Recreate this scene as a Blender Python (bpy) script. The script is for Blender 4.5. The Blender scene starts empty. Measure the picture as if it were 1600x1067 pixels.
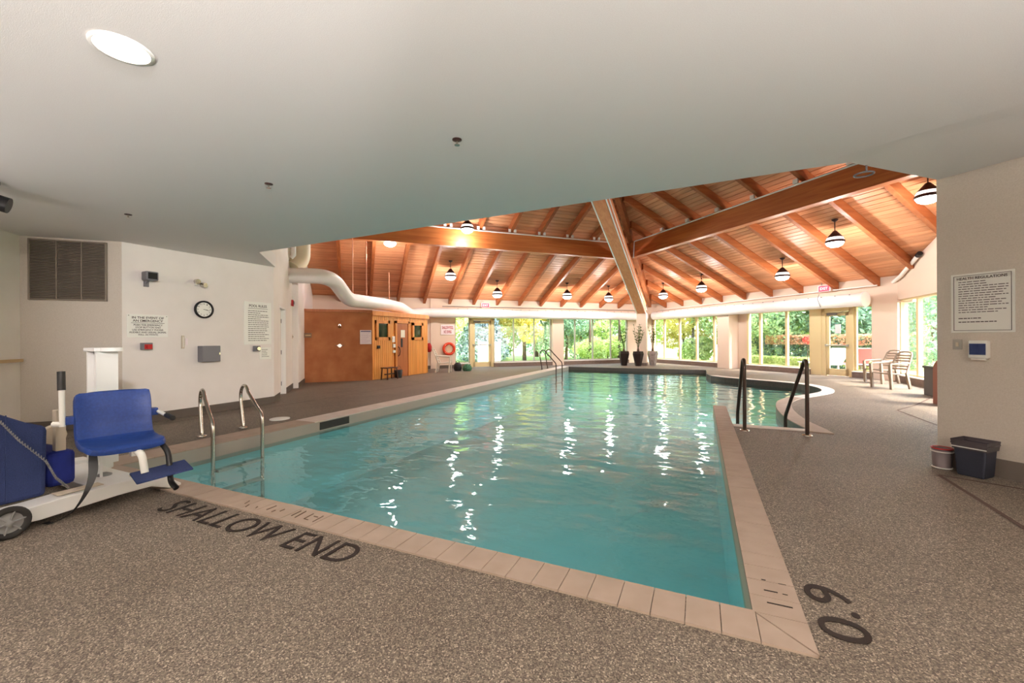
import bpy, math, random
from math import sin, cos, pi, radians, sqrt, atan2, hypot
from mathutils import Vector, Matrix
from mathutils.geometry import tessellate_polygon
random.seed(7)
SC = bpy.context.scene
COL = SC.collection

# ------------------------------------------------------------------ camera, world, sun, exposure
cam_d = bpy.data.cameras.new('camera'); cam = bpy.data.objects.new('camera', cam_d); COL.objects.link(cam)
cam_d.sensor_width = 36; cam_d.lens = 651 / 1600 * 36; cam_d.shift_y = -4.5 / 1600
cam_d.clip_start = 0.05; cam_d.clip_end = 300
YAW, ROLL = radians(24.3), 0.0052
fwd = Vector((-sin(YAW), cos(YAW), 0)); rt0 = Vector((cos(YAW), sin(YAW), 0)); up0 = Vector((0, 0, 1))
rt = rt0 * cos(ROLL) - up0 * sin(ROLL); up = rt0 * sin(ROLL) + up0 * cos(ROLL)
M = Matrix((rt, up, -fwd)).transposed().to_4x4(); M.translation = (0, 0, 1.3)
cam.matrix_world = M
SC.camera = cam
w = bpy.data.worlds.new('world'); SC.world = w; w.use_nodes = True
nt = w.node_tree; bg = nt.nodes['Background']
sky = nt.nodes.new('ShaderNodeTexSky'); sky.sky_type = 'NISHITA'; sky.sun_disc = False
sky.sun_elevation = radians(50); sky.sun_rotation = radians(95); sky.dust_density = 3
nt.links.new(sky.outputs[0], bg.inputs[0]); bg.inputs[1].default_value = 2.5
sl = bpy.data.lights.new('sun', 'SUN'); sl.energy = 6; sl.angle = radians(1.2); sl.color = (1, .95, .86)
so = bpy.data.objects.new('sun', sl); COL.objects.link(so)
so.rotation_euler = Vector((-.80, .10, -.95)).to_track_quat('-Z', 'Y').to_euler()
SC.view_settings.view_transform = 'Standard'; SC.view_settings.look = 'None'
SC.view_settings.gamma = 1; SC.view_settings.use_curve_mapping = False
SC.view_settings.exposure = 0.1
SC.cycles.max_bounces = 10; SC.cycles.diffuse_bounces = 5; SC.cycles.transparent_max_bounces = 16
SC.cycles.use_denoising = True; SC.cycles.sample_clamp_indirect = 6
SC.cycles.caustics_reflective = False; SC.cycles.caustics_refractive = False
PENDANT_W, FILL_GLOBE_W, POT_W = 104, 14, 14
FILL_UP_W = 330

# ------------------------------------------------------------------ materials
def srgb(r, g, b):
    f = lambda c: (c / 255 / 12.92) if c / 255 <= .04045 else ((c / 255 + .055) / 1.055) ** 2.4
    return (f(r), f(g), f(b), 1)
def schlick(n, l, f0, normal=None, gain=1.0):
    lw = n.new('ShaderNodeLayerWeight'); lw.inputs['Blend'].default_value = .5
    if normal is not None: l.new(normal, lw.inputs['Normal'])
    p = n.new('ShaderNodeMath'); p.operation = 'POWER'; p.inputs[1].default_value = 5; l.new(lw.outputs['Facing'], p.inputs[0])
    m = n.new('ShaderNodeMath'); m.operation = 'MULTIPLY_ADD'; m.inputs[1].default_value = (1 - f0) * gain; m.inputs[2].default_value = f0; l.new(p.outputs[0], m.inputs[0])
    return m.outputs[0]
def mat(name, col, rough=.6, metal=0, noise=None, bump=0, spec=.3, scale=(1, 1, 1), detail=3, coat=0):
    """noise=(scale, colour2, lo, hi)"""
    m = bpy.data.materials.new(name); m.use_nodes = True; n = m.node_tree.nodes; l = m.node_tree.links
    p = n['Principled BSDF']; p.inputs['Base Color'].default_value = col
    p.inputs['Roughness'].default_value = rough; p.inputs['Metallic'].default_value = metal
    p.inputs['Specular IOR Level'].default_value = spec; p.inputs['Coat Weight'].default_value = coat
    if noise:
        tc = n.new('ShaderNodeTexCoord'); mp = n.new('ShaderNodeMapping'); mp.inputs['Scale'].default_value = scale
        nz = n.new('ShaderNodeTexNoise'); nz.inputs['Scale'].default_value = noise[0]; nz.inputs['Detail'].default_value = detail
        cr = n.new('ShaderNodeValToRGB'); cr.color_ramp.elements[0].position = noise[2]; cr.color_ramp.elements[1].position = noise[3]
        cr.color_ramp.elements[0].color = col; cr.color_ramp.elements[1].color = noise[1]
        l.new(tc.outputs['Object'], mp.inputs[0]); l.new(mp.outputs[0], nz.inputs['Vector'])
        l.new(nz.outputs['Fac'], cr.inputs[0]); l.new(cr.outputs[0], p.inputs['Base Color'])
        if bump:
            b = n.new('ShaderNodeBump'); b.inputs['Strength'].default_value = bump; b.inputs['Distance'].default_value = .01
            l.new(nz.outputs['Fac'], b.inputs['Height']); l.new(b.outputs[0], p.inputs['Normal'])
    return m
def emis(name, col, s):
    m = bpy.data.materials.new(name); m.use_nodes = True; n = m.node_tree.nodes
    p = n['Principled BSDF']; p.inputs['Base Color'].default_value = col
    p.inputs['Emission Color'].default_value = col; p.inputs['Emission Strength'].default_value = s
    return m
def wood(name, c1, c2, axis=0, rough=.45, per_object=.0, sc=14):
    m = bpy.data.materials.new(name); m.use_nodes = True; n = m.node_tree.nodes; l = m.node_tree.links
    p = n['Principled BSDF']; p.inputs['Roughness'].default_value = rough; p.inputs['Specular IOR Level'].default_value = .3
    tc = n.new('ShaderNodeTexCoord'); mp = n.new('ShaderNodeMapping')
    s = [sc, sc, sc]; s[axis] = sc * .06; mp.inputs['Scale'].default_value = s
    nz = n.new('ShaderNodeTexNoise'); nz.inputs['Scale'].default_value = 1; nz.inputs['Detail'].default_value = 4; nz.inputs['Distortion'].default_value = .6
    oi = n.new('ShaderNodeObjectInfo'); ad = n.new('ShaderNodeVectorMath')
    l.new(oi.outputs['Random'], ad.inputs[1]); l.new(tc.outputs['Object'], mp.inputs[0]); l.new(mp.outputs[0], ad.inputs[0])
    ml = n.new('ShaderNodeVectorMath'); ml.operation = 'MULTIPLY_ADD'; ml.inputs[1].default_value = (37, 37, 37)
    l.new(oi.outputs['Random'], ml.inputs[0]); l.new(mp.outputs[0], ml.inputs[2]); l.new(ml.outputs[0], nz.inputs['Vector'])
    cr = n.new('ShaderNodeValToRGB'); cr.color_ramp.elements[0].color = c1; cr.color_ramp.elements[1].color = c2
    cr.color_ramp.elements[0].position = .3; cr.color_ramp.elements[1].position = .7
    l.new(nz.outputs['Fac'], cr.inputs[0])
    hs = n.new('ShaderNodeHueSaturation'); mr = n.new('ShaderNodeMapRange')
    mr.inputs[3].default_value = 1 - per_object; mr.inputs[4].default_value = 1 + per_object
    l.new(oi.outputs['Random'], mr.inputs[0]); l.new(mr.outputs[0], hs.inputs['Value'])
    l.new(cr.outputs[0], hs.inputs['Color']); l.new(hs.outputs[0], p.inputs['Base Color'])
    return m
MT = {}
MT['wall'] = mat('painted_plaster', srgb(234, 226, 220), .7, noise=(3, srgb(228, 220, 213), .3, .8))
MT['wall_tan'] = mat('tan_plaster', srgb(208, 198, 186), .7, noise=(90, srgb(199, 188, 175), .3, .7), bump=.15)
MT['ceil'] = mat('ceiling_plaster', srgb(236, 232, 230), .8, noise=(220, srgb(228, 223, 220), .3, .7), bump=.12)
MT['pier'] = mat('window_pier_plaster', srgb(222, 200, 182), .6)
MT['white'] = mat('white_paint', srgb(236, 234, 230), .35)
MT['plastic_w'] = mat('white_plastic', srgb(238, 236, 228), .35)
MT['duct'] = mat('white_duct', srgb(240, 234, 232), .4, noise=(2, srgb(230, 224, 222), .3, .7))
MT['duct_tan'] = mat('cream_duct', srgb(226, 214, 188), .5)
MT['black'] = mat('black_plastic', srgb(28, 27, 28), .45)
MT['dark'] = mat('dark_tile', srgb(88, 78, 72), .35, noise=(30, srgb(70, 62, 58), .3, .7))
MT['bb'] = mat('dark_cove_base', srgb(92, 82, 74), .5)
MT['curb'] = mat('stone_curb', srgb(128, 108, 98), .6, noise=(12, srgb(110, 92, 84), .3, .7))
MT['sill'] = mat('white_sill', srgb(240, 234, 226), .4)
MT['frame'] = mat('cream_metal_frame', srgb(216, 196, 150), .45)
MT['mull'] = mat('grey_mullion', srgb(170, 166, 150), .4)
MT['chrome'] = mat('brushed_steel', srgb(190, 182, 172), .22, 1)
MT['rail_brown'] = mat('dark_bronze_rail', srgb(70, 56, 50), .3, .6)
MT['grey'] = mat('grey_metal', srgb(120, 118, 122), .5)
MT['red'] = mat('red_plastic', srgb(170, 30, 32), .4)
MT['blue'] = mat('royal_blue_plastic', srgb(36, 62, 128), .42, noise=(60, srgb(30, 52, 112), .3, .7), bump=.05)
MT['navy'] = mat('navy_fabric', srgb(40, 52, 92), .85, noise=(150, srgb(30, 40, 76), .3, .7), bump=.3)
MT['navy2'] = mat('blue_fabric', srgb(26, 40, 118), .8, noise=(9, srgb(18, 28, 92), .3, .7), bump=.3)
MT['ink'] = mat('sign_ink', srgb(70, 55, 52), .7)
MT['redink'] = mat('red_sign_ink', srgb(176, 44, 60), .7)
MT['floor_ink'] = mat('floor_lettering', srgb(34, 24, 20), .7, noise=(120, srgb(52, 38, 30), .5, .8))
MT['worn_ink'] = mat('worn_coping_mark', srgb(100, 80, 66), .8)
MT['paper'] = mat('paper', srgb(240, 226, 228), .7)
MT['seam'] = mat('floor_joint', srgb(84, 66, 58), .8)
MT['tan_strip'] = mat('light_oak_strip', srgb(190, 160, 120), .6)
MT['cast'] = mat('beige_plastic', srgb(205, 190, 168), .5)
MT['chair'] = mat('taupe_resin', srgb(152, 134, 116), .5)
MT['chair_w'] = mat('white_resin', srgb(214, 204, 190), .45)
MT['rubber'] = mat('black_rubber', srgb(40, 38, 36), .8)
MT['wheelgrey'] = mat('grey_hub', srgb(130, 128, 126), .5)
MT['basket'] = mat('bin_blue_black', srgb(34, 36, 46), .5)
MT['liner'] = mat('bin_liner', srgb(66, 58, 60), .35)
MT['tan_tile'] = mat('shower_wall_stucco', srgb(158, 92, 52), .65, noise=(2.2, srgb(182, 118, 74), .35, .75), bump=.1, detail=9)
MT['ring'] = mat('orange_lifebuoy', srgb(214, 70, 42), .5)
MT['cream'] = mat('cream_rope', srgb(228, 200, 170), .8)
MT['green_bag'] = mat('green_bag', srgb(40, 90, 66), .8, noise=(20, srgb(90, 130, 100), .4, .7))
MT['grass'] = mat('lawn', srgb(150, 176, 80), .9, noise=(6, srgb(196, 206, 120), .3, .7), bump=.4)
MT['patio'] = mat('patio_stone', srgb(196, 186, 176), .8, noise=(3, srgb(176, 166, 158), .3, .7))
MT['bark'] = mat('bark', srgb(96, 78, 62), .9, noise=(18, srgb(66, 54, 44), .3, .7), bump=.5)
MT['fence'] = mat('white_fence', srgb(158, 154, 164), .6)
MT['lounger'] = mat('red_sling', srgb(206, 92, 84), .7)
MT['loungerw'] = mat('white_sling', srgb(240, 232, 222), .6)
MT['pot_black'] = mat('black_planter', srgb(42, 32, 30), .35)
MT['pot_silver'] = mat('silver_planter', srgb(178, 166, 164), .35, .3, noise=(9, srgb(140, 128, 126), .35, .7))
MT['soil'] = mat('soil', srgb(70, 52, 40), .9)
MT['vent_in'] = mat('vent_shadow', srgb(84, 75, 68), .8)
MT['vent'] = mat('vent_louvre', srgb(134, 122, 110), .5, .1)
MT['glowred'] = emis('exit_red', srgb(255, 50, 70), 1.6)
MT['exitletter'] = emis('exit_letters', srgb(255, 190, 190), 2.2)
MT['glow'] = emis('lamp_glow', (1, .97, .93, 1), 9)
MT['glow2'] = emis('lamp_ring_glow', (1, .95, .9, 1), 1.3)
MT['potglow'] = emis('pot_light_glow', (1, .95, .86, 1), 12)
MT['shade'] = mat('bronze_shade', srgb(62, 40, 38), .4, .3)
MT['beam'] = wood('laminated_beam', srgb(164, 90, 46), srgb(192, 116, 62), 0)
MT['rafter'] = wood('stained_rafter', srgb(146, 80, 44), srgb(176, 106, 62), 0)
MT['plank'] = wood('cedar_deck_plank', srgb(200, 134, 92), srgb(224, 162, 120), 0, per_object=.13)
MT['sauna'] = wood('cedar_sauna_board', srgb(214, 136, 62), srgb(232, 164, 88), 2, per_object=.12)
MT['saunatrim'] = wood('cedar_trim', srgb(208, 130, 64), srgb(222, 150, 80), 2, per_object=.05)
MT['saunadoor'] = wood('sauna_door_wood', srgb(158, 90, 48), srgb(182, 110, 64), 2)
MT['stoolw'] = wood('dark_stool_wood', srgb(74, 42, 30), srgb(92, 54, 38), 2)

def floor_mat():
    m = bpy.data.materials.new('pebble_aggregate'); m.use_nodes = True; n = m.node_tree.nodes; l = m.node_tree.links
    p = n['Principled BSDF']; p.inputs['Roughness'].default_value = .62; p.inputs['Specular IOR Level'].default_value = .35
    tc = n.new('ShaderNodeTexCoord'); v = n.new('ShaderNodeTexVoronoi'); v.inputs['Scale'].default_value = 185
    l.new(tc.outputs['Object'], v.inputs['Vector'])
    sp = n.new('ShaderNodeSeparateColor'); l.new(v.outputs['Color'], sp.inputs[0])
    cr = n.new('ShaderNodeValToRGB'); e = cr.color_ramp.elements
    e[0].color = srgb(66, 56, 49); e[0].position = .0
    e[1].color = srgb(188, 174, 156); e[1].position = 1
    x = cr.color_ramp.elements.new(.5); x.color = srgb(110, 99, 87)
    x = cr.color_ramp.elements.new(.85); x.color = srgb(135, 123, 109)
    l.new(sp.outputs[0], cr.inputs[0])
    nz = n.new('ShaderNodeTexNoise'); nz.inputs['Scale'].default_value = .9; nz.inputs['Detail'].default_value = 5
    l.new(tc.outputs['Object'], nz.inputs['Vector'])
    mx = n.new('ShaderNodeMixRGB'); mx.blend_type = 'MULTIPLY'; mx.inputs[0].default_value = 1
    r2 = n.new('ShaderNodeValToRGB'); r2.color_ramp.elements[0].color = (.84, .82, .8, 1); r2.color_ramp.elements[1].color = (1, 1, 1, 1)
    r2.color_ramp.elements[0].position = .35; r2.color_ramp.elements[1].position = .62
    l.new(nz.outputs['Fac'], r2.inputs[0]); l.new(cr.outputs[0], mx.inputs[1]); l.new(r2.outputs[0], mx.inputs[2])
    l.new(mx.outputs[0], p.inputs['Base Color'])
    b = n.new('ShaderNodeBump'); b.inputs['Strength'].default_value = .35; b.inputs['Distance'].default_value = .004
    l.new(v.outputs['Distance'], b.inputs['Height']); b.invert = True; l.new(b.outputs[0], p.inputs['Normal'])
    return m
MT['floor'] = floor_mat()
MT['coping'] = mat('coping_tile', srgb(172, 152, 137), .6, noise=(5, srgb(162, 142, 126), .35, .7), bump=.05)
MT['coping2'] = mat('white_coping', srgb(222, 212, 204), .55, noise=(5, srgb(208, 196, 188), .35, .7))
MT['pool'] = mat('pool_plaster', srgb(172, 222, 226), .7, noise=(.8, srgb(158, 214, 219), .3, .7))
MT['poolface'] = mat('beige_waterline_tile', srgb(176, 164, 140), .4)

def water_mat():
    m = bpy.data.materials.new('pool_water'); m.use_nodes = True; n = m.node_tree.nodes; l = m.node_tree.links
    for x in list(n): n.remove(x)
    out = n.new('ShaderNodeOutputMaterial'); mix = n.new('ShaderNodeMixShader')
    tr = n.new('ShaderNodeBsdfTransparent'); tr.inputs[0].default_value = (.70, .96, .99, 1)
    gl = n.new('ShaderNodeBsdfGlossy'); gl.inputs['Roughness'].default_value = .02
    tc = n.new('ShaderNodeTexCoord')
    mp = n.new('ShaderNodeMapping'); mp.inputs['Rotation'].default_value = (0, 0, radians(24)); mp.inputs['Scale'].default_value = (1, 1.7, 1)
    l.new(tc.outputs['Object'], mp.inputs[0])
    a = n.new('ShaderNodeTexNoise'); a.inputs['Scale'].default_value = 1.5; a.inputs['Detail'].default_value = 2.5; a.inputs['Roughness'].default_value = .45
    c = n.new('ShaderNodeTexNoise'); c.inputs['Scale'].default_value = 5; c.inputs['Detail'].default_value = 2
    l.new(mp.outputs[0], a.inputs['Vector']); l.new(mp.outputs[0], c.inputs['Vector'])
    b1 = n.new('ShaderNodeBump'); b1.inputs['Strength'].default_value = 1; b1.inputs['Distance'].default_value = .036
    b2 = n.new('ShaderNodeBump'); b2.inputs['Strength'].default_value = 1; b2.inputs['Distance'].default_value = .0035
    l.new(a.outputs['Fac'], b1.inputs['Height']); l.new(c.outputs['Fac'], b2.inputs['Height'])
    l.new(b1.outputs[0], b2.inputs['Normal'])
    l.new(b2.outputs[0], gl.inputs['Normal'])
    l.new(schlick(n, l, .03, b2.outputs[0]), mix.inputs[0]); l.new(tr.outputs[0], mix.inputs[1]); l.new(gl.outputs[0], mix.inputs[2])
    l.new(mix.outputs[0], out.inputs[0]); return m
MT['water'] = water_mat()
def glass_mat():
    m = bpy.data.materials.new('window_glass'); m.use_nodes = True; n = m.node_tree.nodes; l = m.node_tree.links
    for x in list(n): n.remove(x)
    out = n.new('ShaderNodeOutputMaterial'); mix = n.new('ShaderNodeMixShader')
    tr = n.new('ShaderNodeBsdfTransparent'); tr.inputs[0].default_value = (.96, .98, .97, 1)
    gl = n.new('ShaderNodeBsdfGlossy'); gl.inputs['Roughness'].default_value = .01
    l.new(schlick(n, l, .025, None, .8), mix.inputs[0]); l.new(tr.outputs[0], mix.inputs[1]); l.new(gl.outputs[0], mix.inputs[2])
    l.new(mix.outputs[0], out.inputs[0]); return m
MT['glass'] = glass_mat()
def leaf_mat(name, c1, c2, c3):
    m = bpy.data.materials.new(name); m.use_nodes = True; n = m.node_tree.nodes; l = m.node_tree.links
    for x in list(n): n.remove(x)
    out = n.new('ShaderNodeOutputMaterial'); mix = n.new('ShaderNodeMixShader'); mix.inputs[0].default_value = .45
    d = n.new('ShaderNodeBsdfDiffuse'); t = n.new('ShaderNodeBsdfTranslucent')
    tc = n.new('ShaderNodeTexCoord'); nz = n.new('ShaderNodeTexNoise'); nz.inputs['Scale'].default_value = 2.2; nz.inputs['Detail'].default_value = 6
    cr = n.new('ShaderNodeValToRGB'); e = cr.color_ramp.elements; e[0].position = .3; e[1].position = .72; e[0].color = c1; e[1].color = c3
    x = e.new(.5); x.color = c2
    l.new(tc.outputs['Object'], nz.inputs['Vector']); l.new(nz.outputs['Fac'], cr.inputs[0])
    l.new(cr.outputs[0], d.inputs[0]); l.new(cr.outputs[0], t.inputs[0])
    l.new(d.outputs[0], mix.inputs[1]); l.new(t.outputs[0], mix.inputs[2]); l.new(mix.outputs[0], out.inputs[0]); return m
MT['lf_green'] = leaf_mat('green_leaves', srgb(122, 152, 104), srgb(168, 196, 132), srgb(210, 226, 168))
MT['lf_dark'] = leaf_mat('dark_green_leaves', srgb(98, 128, 108), srgb(132, 164, 134), srgb(176, 200, 166))
MT['lf_yel'] = leaf_mat('yellow_leaves', srgb(196, 180, 96), srgb(220, 208, 116), srgb(232, 226, 156))
MT['lf_lime'] = leaf_mat('lime_leaves', srgb(164, 188, 116), srgb(200, 218, 142), srgb(224, 234, 172))
MT['lf_orange'] = leaf_mat('orange_leaves', srgb(222, 168, 136), srgb(236, 196, 156), srgb(240, 224, 170))
MT['lf_blue'] = leaf_mat('blue_spruce_needles', srgb(120, 140, 148), srgb(150, 170, 176), srgb(186, 202, 200))
MT['lf_house'] = leaf_mat('houseplant_leaves', srgb(60, 76, 42), srgb(82, 98, 56), srgb(110, 122, 76))
MT['lf_pink'] = leaf_mat('red_flowers', srgb(210, 60, 60), srgb(226, 90, 84), srgb(236, 140, 120))

# ------------------------------------------------------------------ mesh builder
class MB:
    def __init__(s): s.v = []; s.f = []; s.sm = []
    def add(s, vs, fs, smooth=False):
        o = len(s.v); s.v += [tuple(x) for x in vs]; s.f += [tuple(i + o for i in f) for f in fs]; s.sm += [smooth] * len(fs); return s
    def box(s, x0, y0, z0, x1, y1, z1):
        v = [(x, y, z) for z in (z0, z1) for y in (y0, y1) for x in (x0, x1)]
        return s.add(v, [(0, 2, 3, 1), (4, 5, 7, 6), (0, 1, 5, 4), (2, 6, 7, 3), (0, 4, 6, 2), (1, 3, 7, 5)])
    def obox(s, c, ax, ay, az):
        c, ax, ay, az = map(Vector, (c, ax, ay, az))
        v = [c + ax * i + ay * j + az * k for k in (-1, 1) for j in (-1, 1) for i in (-1, 1)]
        return s.add(v, [(0, 2, 3, 1), (4, 5, 7, 6), (0, 1, 5, 4), (2, 6, 7, 3), (0, 4, 6, 2), (1, 3, 7, 5)])
    def prism(s, poly, z0, z1):
        n = len(poly)
        if sum(poly[i][0] * poly[(i + 1) % n][1] - poly[(i + 1) % n][0] * poly[i][1] for i in range(n)) < 0: poly = poly[::-1]
        g = lambda z, p: z(p) if callable(z) else z
        v = [(x, y, g(z0, (x, y))) for x, y in poly] + [(x, y, g(z1, (x, y))) for x, y in poly]
        tris = tessellate_polygon([[Vector((x, y, 0)) for x, y in poly]])
        f = []
        for t in tris:
            a, b, c = (poly[i] for i in t)
            ccw = (b[0] - a[0]) * (c[1] - a[1]) - (b[1] - a[1]) * (c[0] - a[0]) > 0
            t = t if ccw else t[::-1]
            f.append(tuple(i + n for i in t)); f.append(tuple(t[::-1]))
        f += [(i, (i + 1) % n, (i + 1) % n + n, i + n) for i in range(n)]
        return s.add(v, f)
    def tube(s, pts, r, n=10, cap=True, closed=False):
        P = [Vector(p) for p in pts]; R = r if isinstance(r, (list, tuple)) else [r] * len(P); v = []; f = []
        prev = None
        for i, p in enumerate(P):
            if closed: d = P[(i + 1) % len(P)] - P[i - 1]
            else: d = P[min(i + 1, len(P) - 1)] - P[max(i - 1, 0)]
            d.normalize()
            if prev is None:
                a = d.cross(Vector((0, 0, 1)) if abs(d.z) < .9 else Vector((1, 0, 0))).normalized()
            else: a = (prev - d * prev.dot(d)).normalized()
            prev = a; b = d.cross(a)
            v += [p + (a * cos(2 * pi * k / n) + b * sin(2 * pi * k / n)) * R[i] for k in range(n)]
        m = len(P)
        for i in range(m if closed else m - 1):
            for k in range(n):
                i2 = (i + 1) % m; f.append((i * n + k, i * n + (k + 1) % n, i2 * n + (k + 1) % n, i2 * n + k))
        s.add(v, f, True)
        if cap and not closed:
            s.add(v[:n], [tuple(range(n))[::-1]]); s.add(v[-n:], [tuple(range(n))])
        return s
    def lathe(s, prof, c=(0, 0, 0), n=20, axis='z', smooth=True, cap=True):
        v = []; f = []; m = len(prof)
        for r, z in prof:
            for k in range(n):
                x, y = r * cos(2 * pi * k / n), r * sin(2 * pi * k / n)
                q = (x, y, z) if axis == 'z' else ((z, x, y) if axis == 'x' else (y, z, x))
                v.append((q[0] + c[0], q[1] + c[1], q[2] + c[2]))
        for i in range(m - 1):
            for k in range(n): f.append((i * n + k, i * n + (k + 1) % n, (i + 1) * n + (k + 1) % n, (i + 1) * n + k))
        s.add(v, f, smooth)
        if not cap: return s
        if prof[0][0] > 1e-6: s.add(v[:n], [tuple(range(n))[::-1]])
        if prof[-1][0] > 1e-6: s.add(v[-n:], [tuple(range(n))])
        return s
    def grid(s, fn, nu, nv, th=None, smooth=True):
        """surface fn(u,v)->(x,y,z); th = thickness vector fn or None"""
        v = [fn(i / nu, j / nv) for j in range(nv + 1) for i in range(nu + 1)]
        f = [(j * (nu + 1) + i, j * (nu + 1) + i + 1, (j + 1) * (nu + 1) + i + 1, (j + 1) * (nu + 1) + i) for j in range(nv) for i in range(nu)]
        s.add(v, f, smooth); return s
def arc(c, r, a0, a1, n, ax=0, az=2):
    """points on an arc in plane of axes (ax,az)"""
    out = []
    for i in range(n + 1):
        t = radians(a0 + (a1 - a0) * i / n); p = list(c); p[ax] += r * cos(t); p[az] += r * sin(t); out.append(tuple(p))
    return out
def fillet(pts, r, n=6):
    P = [Vector(p) for p in pts]; out = [P[0]]
    for i in range(1, len(P) - 1):
        a, b = (P[i - 1] - P[i]), (P[i + 1] - P[i]); q = min(r, a.length * .49, b.length * .49)
        p0, p2 = P[i] + a.normalized() * q, P[i] + b.normalized() * q
        for k in range(n + 1):
            t = k / n; out.append(p0 * (1 - t) ** 2 + P[i] * 2 * t * (1 - t) + p2 * t * t)
    out.append(P[-1]); return out
def setp(o, label=None, cat=None, group=None, kind=None):
    if label: o['label'] = label
    if cat: o['category'] = cat
    if group: o['group'] = group
    if kind: o['kind'] = kind
    return o
def wm(o):
    m = o.matrix_basis.copy()
    while o.parent: o = o.parent; m = o.matrix_basis @ m
    return m
def me_from(name, mb):
    me = bpy.data.meshes.new(name); me.from_pydata(mb.v, [], mb.f); me.update()
    me.polygons.foreach_set('use_smooth', mb.sm); me.update(); return me
def part(name, mb, m, parent=None, world=False, label=None, bevel=0, kind=None):
    """one mesh object; verts are local to the parent unless world=True"""
    if world and parent is not None:
        inv = wm(parent).inverted(); mb.v = [tuple(inv @ Vector(v)) for v in mb.v]
    me = me_from(name, mb); me.materials.append(MT[m] if isinstance(m, str) else m)
    o = bpy.data.objects.new(name, me); COL.objects.link(o)
    if parent is not None: o.parent = parent
    if bevel:
        b = o.modifiers.new('bevel', 'BEVEL'); b.width = bevel; b.segments = 2; b.limit_method = 'ANGLE'
    if label: o['label'] = label
    if kind: o['kind'] = kind
    return o
def top(name, mb, m, label=None, cat=None, group=None, kind=None, loc=(0, 0, 0), rz=0, bevel=0):
    o = part(name, mb, m, None, bevel=bevel); o.location = loc; o.rotation_euler = (0, 0, rz)
    return setp(o, label, cat, group, kind)
def thing(name, label, cat, loc=(0, 0, 0), rz=0, group=None, kind=None):
    o = bpy.data.objects.new(name, None); COL.objects.link(o); o.location = loc; o.rotation_euler = (0, 0, rz); o.empty_display_size = .1
    return setp(o, label, cat, group, kind)
def copy_tree(o, parent=None):
    c = o.copy(); COL.objects.link(c)
    if parent is not None: c.parent = parent
    for ch in list(o.children): copy_tree(ch, c)
    return c
def dup(o, loc, rz, label, group=None):
    c = copy_tree(o); c.location = loc; c.rotation_euler = (0, 0, rz); c['label'] = label
    if group: c['group'] = group
    return c
def text(name, body, parent, m, w_, x, z, y=-.004, h=None, rot=(pi / 2, 0, 0), spacing=1, ext=.001, bold=0):
    """flat lettering fitted to width w_ (and height h), centred at x,z in the parent's frame"""
    cu = bpy.data.curves.new(name, 'FONT'); cu.body = body; cu.align_x = 'CENTER'; cu.align_y = 'CENTER'
    cu.extrude = ext; cu.space_line = spacing; cu.size = 1; cu.offset = bold
    cu.materials.append(MT[m])
    o = bpy.data.objects.new(name, cu); COL.objects.link(o)
    bpy.context.view_layer.update()
    me = bpy.data.meshes.new_from_object(o.evaluated_get(bpy.context.evaluated_depsgraph_get())); bpy.data.objects.remove(o)
    co = [v.co for v in me.vertices]; x0, x1 = min(c.x for c in co), max(c.x for c in co); y0, y1 = min(c.y for c in co), max(c.y for c in co)
    s = w_ / (x1 - x0); sy = s if h is None else h / (y1 - y0)
    for c in co: c.x = (c.x - (x0 + x1) / 2) * s; c.y = (c.y - (y0 + y1) / 2) * sy
    o = bpy.data.objects.new(name, me); COL.objects.link(o); s = 1
    o.parent = parent; o.location = (x, y, z); o.rotation_euler = rot
    return o
def dashes(parent, m, x0, x1, z0, z1, rows, y=-.006, seed=1, h=.3, name='text_line'):
    rnd = random.Random(seed); mb = MB(); dz = (z1 - z0) / rows
    for i in range(rows):
        z = z1 - (i + .5) * dz; x = x0; end = x0 + (x1 - x0) * rnd.choice([1, .96, .9, .8, .6, 1])
        while x < end - .01:
            l = rnd.uniform(.04, .14) * (x1 - x0); l = min(l, end - x)
            mb.box(x, y - .001, z - dz * h / 2, x + l, y, z + dz * h / 2); x += l + .02 * (x1 - x0)
    return part(name, mb, m, parent, kind='stuff')
S2 = sqrt(.5)
A1, B1 = 14.95, 18.3
def P(a, b): return ((a - b) * S2, (a + b) * S2)
K = .434
TL, TR, TE, TW1, TD, TWR = radians(45), radians(-45), radians(-90), radians(90), radians(135), radians(-45)

# ------------------------------------------------------------------ pool outline and deck
def catmull(pts, n=4):
    out = []
    for i in range(len(pts) - 1):
        p0, p1, p2, p3 = pts[max(i - 1, 0)], pts[i], pts[i + 1], pts[min(i + 2, len(pts) - 1)]
        for k in range(n):
            t = k / n
            out.append(tuple(.5 * (2 * b + (c - a) * t + (2 * a - 5 * b + 4 * c - d) * t * t + (3 * b - a - 3 * c + d) * t ** 3) for a, b, c, d in zip(p0, p1, p2, p3)))
    out.append(pts[-1]); return out
XL, XR, Y0, Y1 = -5.5, .23, 2.25, 18.45
lobe = catmull([(1.36, 7.1), (1.27, 7.7), (1.25, 8.4), (1.30, 9.15), (1.45, 9.95), (1.78, 10.7), (2.2, 11.3), (2.58, 11.95), (2.74, 12.6), (2.70, 13.25), (2.45, 13.85), (1.95, 14.3), (1.28, 14.75), (.72, 15.2), (.34, 15.7)])
pool = [(XL, Y0), (XR, Y0), (XR, 8.8), (.43, 8.8), (.43, 7.02)] + lobe + [(.21, 16.4), (.21, Y1), (XL, Y1)]
deck = [(-14.3, -3.3), (6.6, -3.3), (6.6, 15.0), (-1.9, 23.9), (-2.9, 23.9), (-14.4, 12.2)]
allp = deck + pool[::-1]
tris = tessellate_polygon([[Vector((x, y, 0)) for x, y in deck], [Vector((x, y, 0)) for x, y in pool[::-1]]])
fm = MB(); fm.add([(x, y, 0) for x, y in allp], [t for t in tris])
fl = part('floor', fm, 'floor'); fl['kind'] = 'structure'
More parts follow.
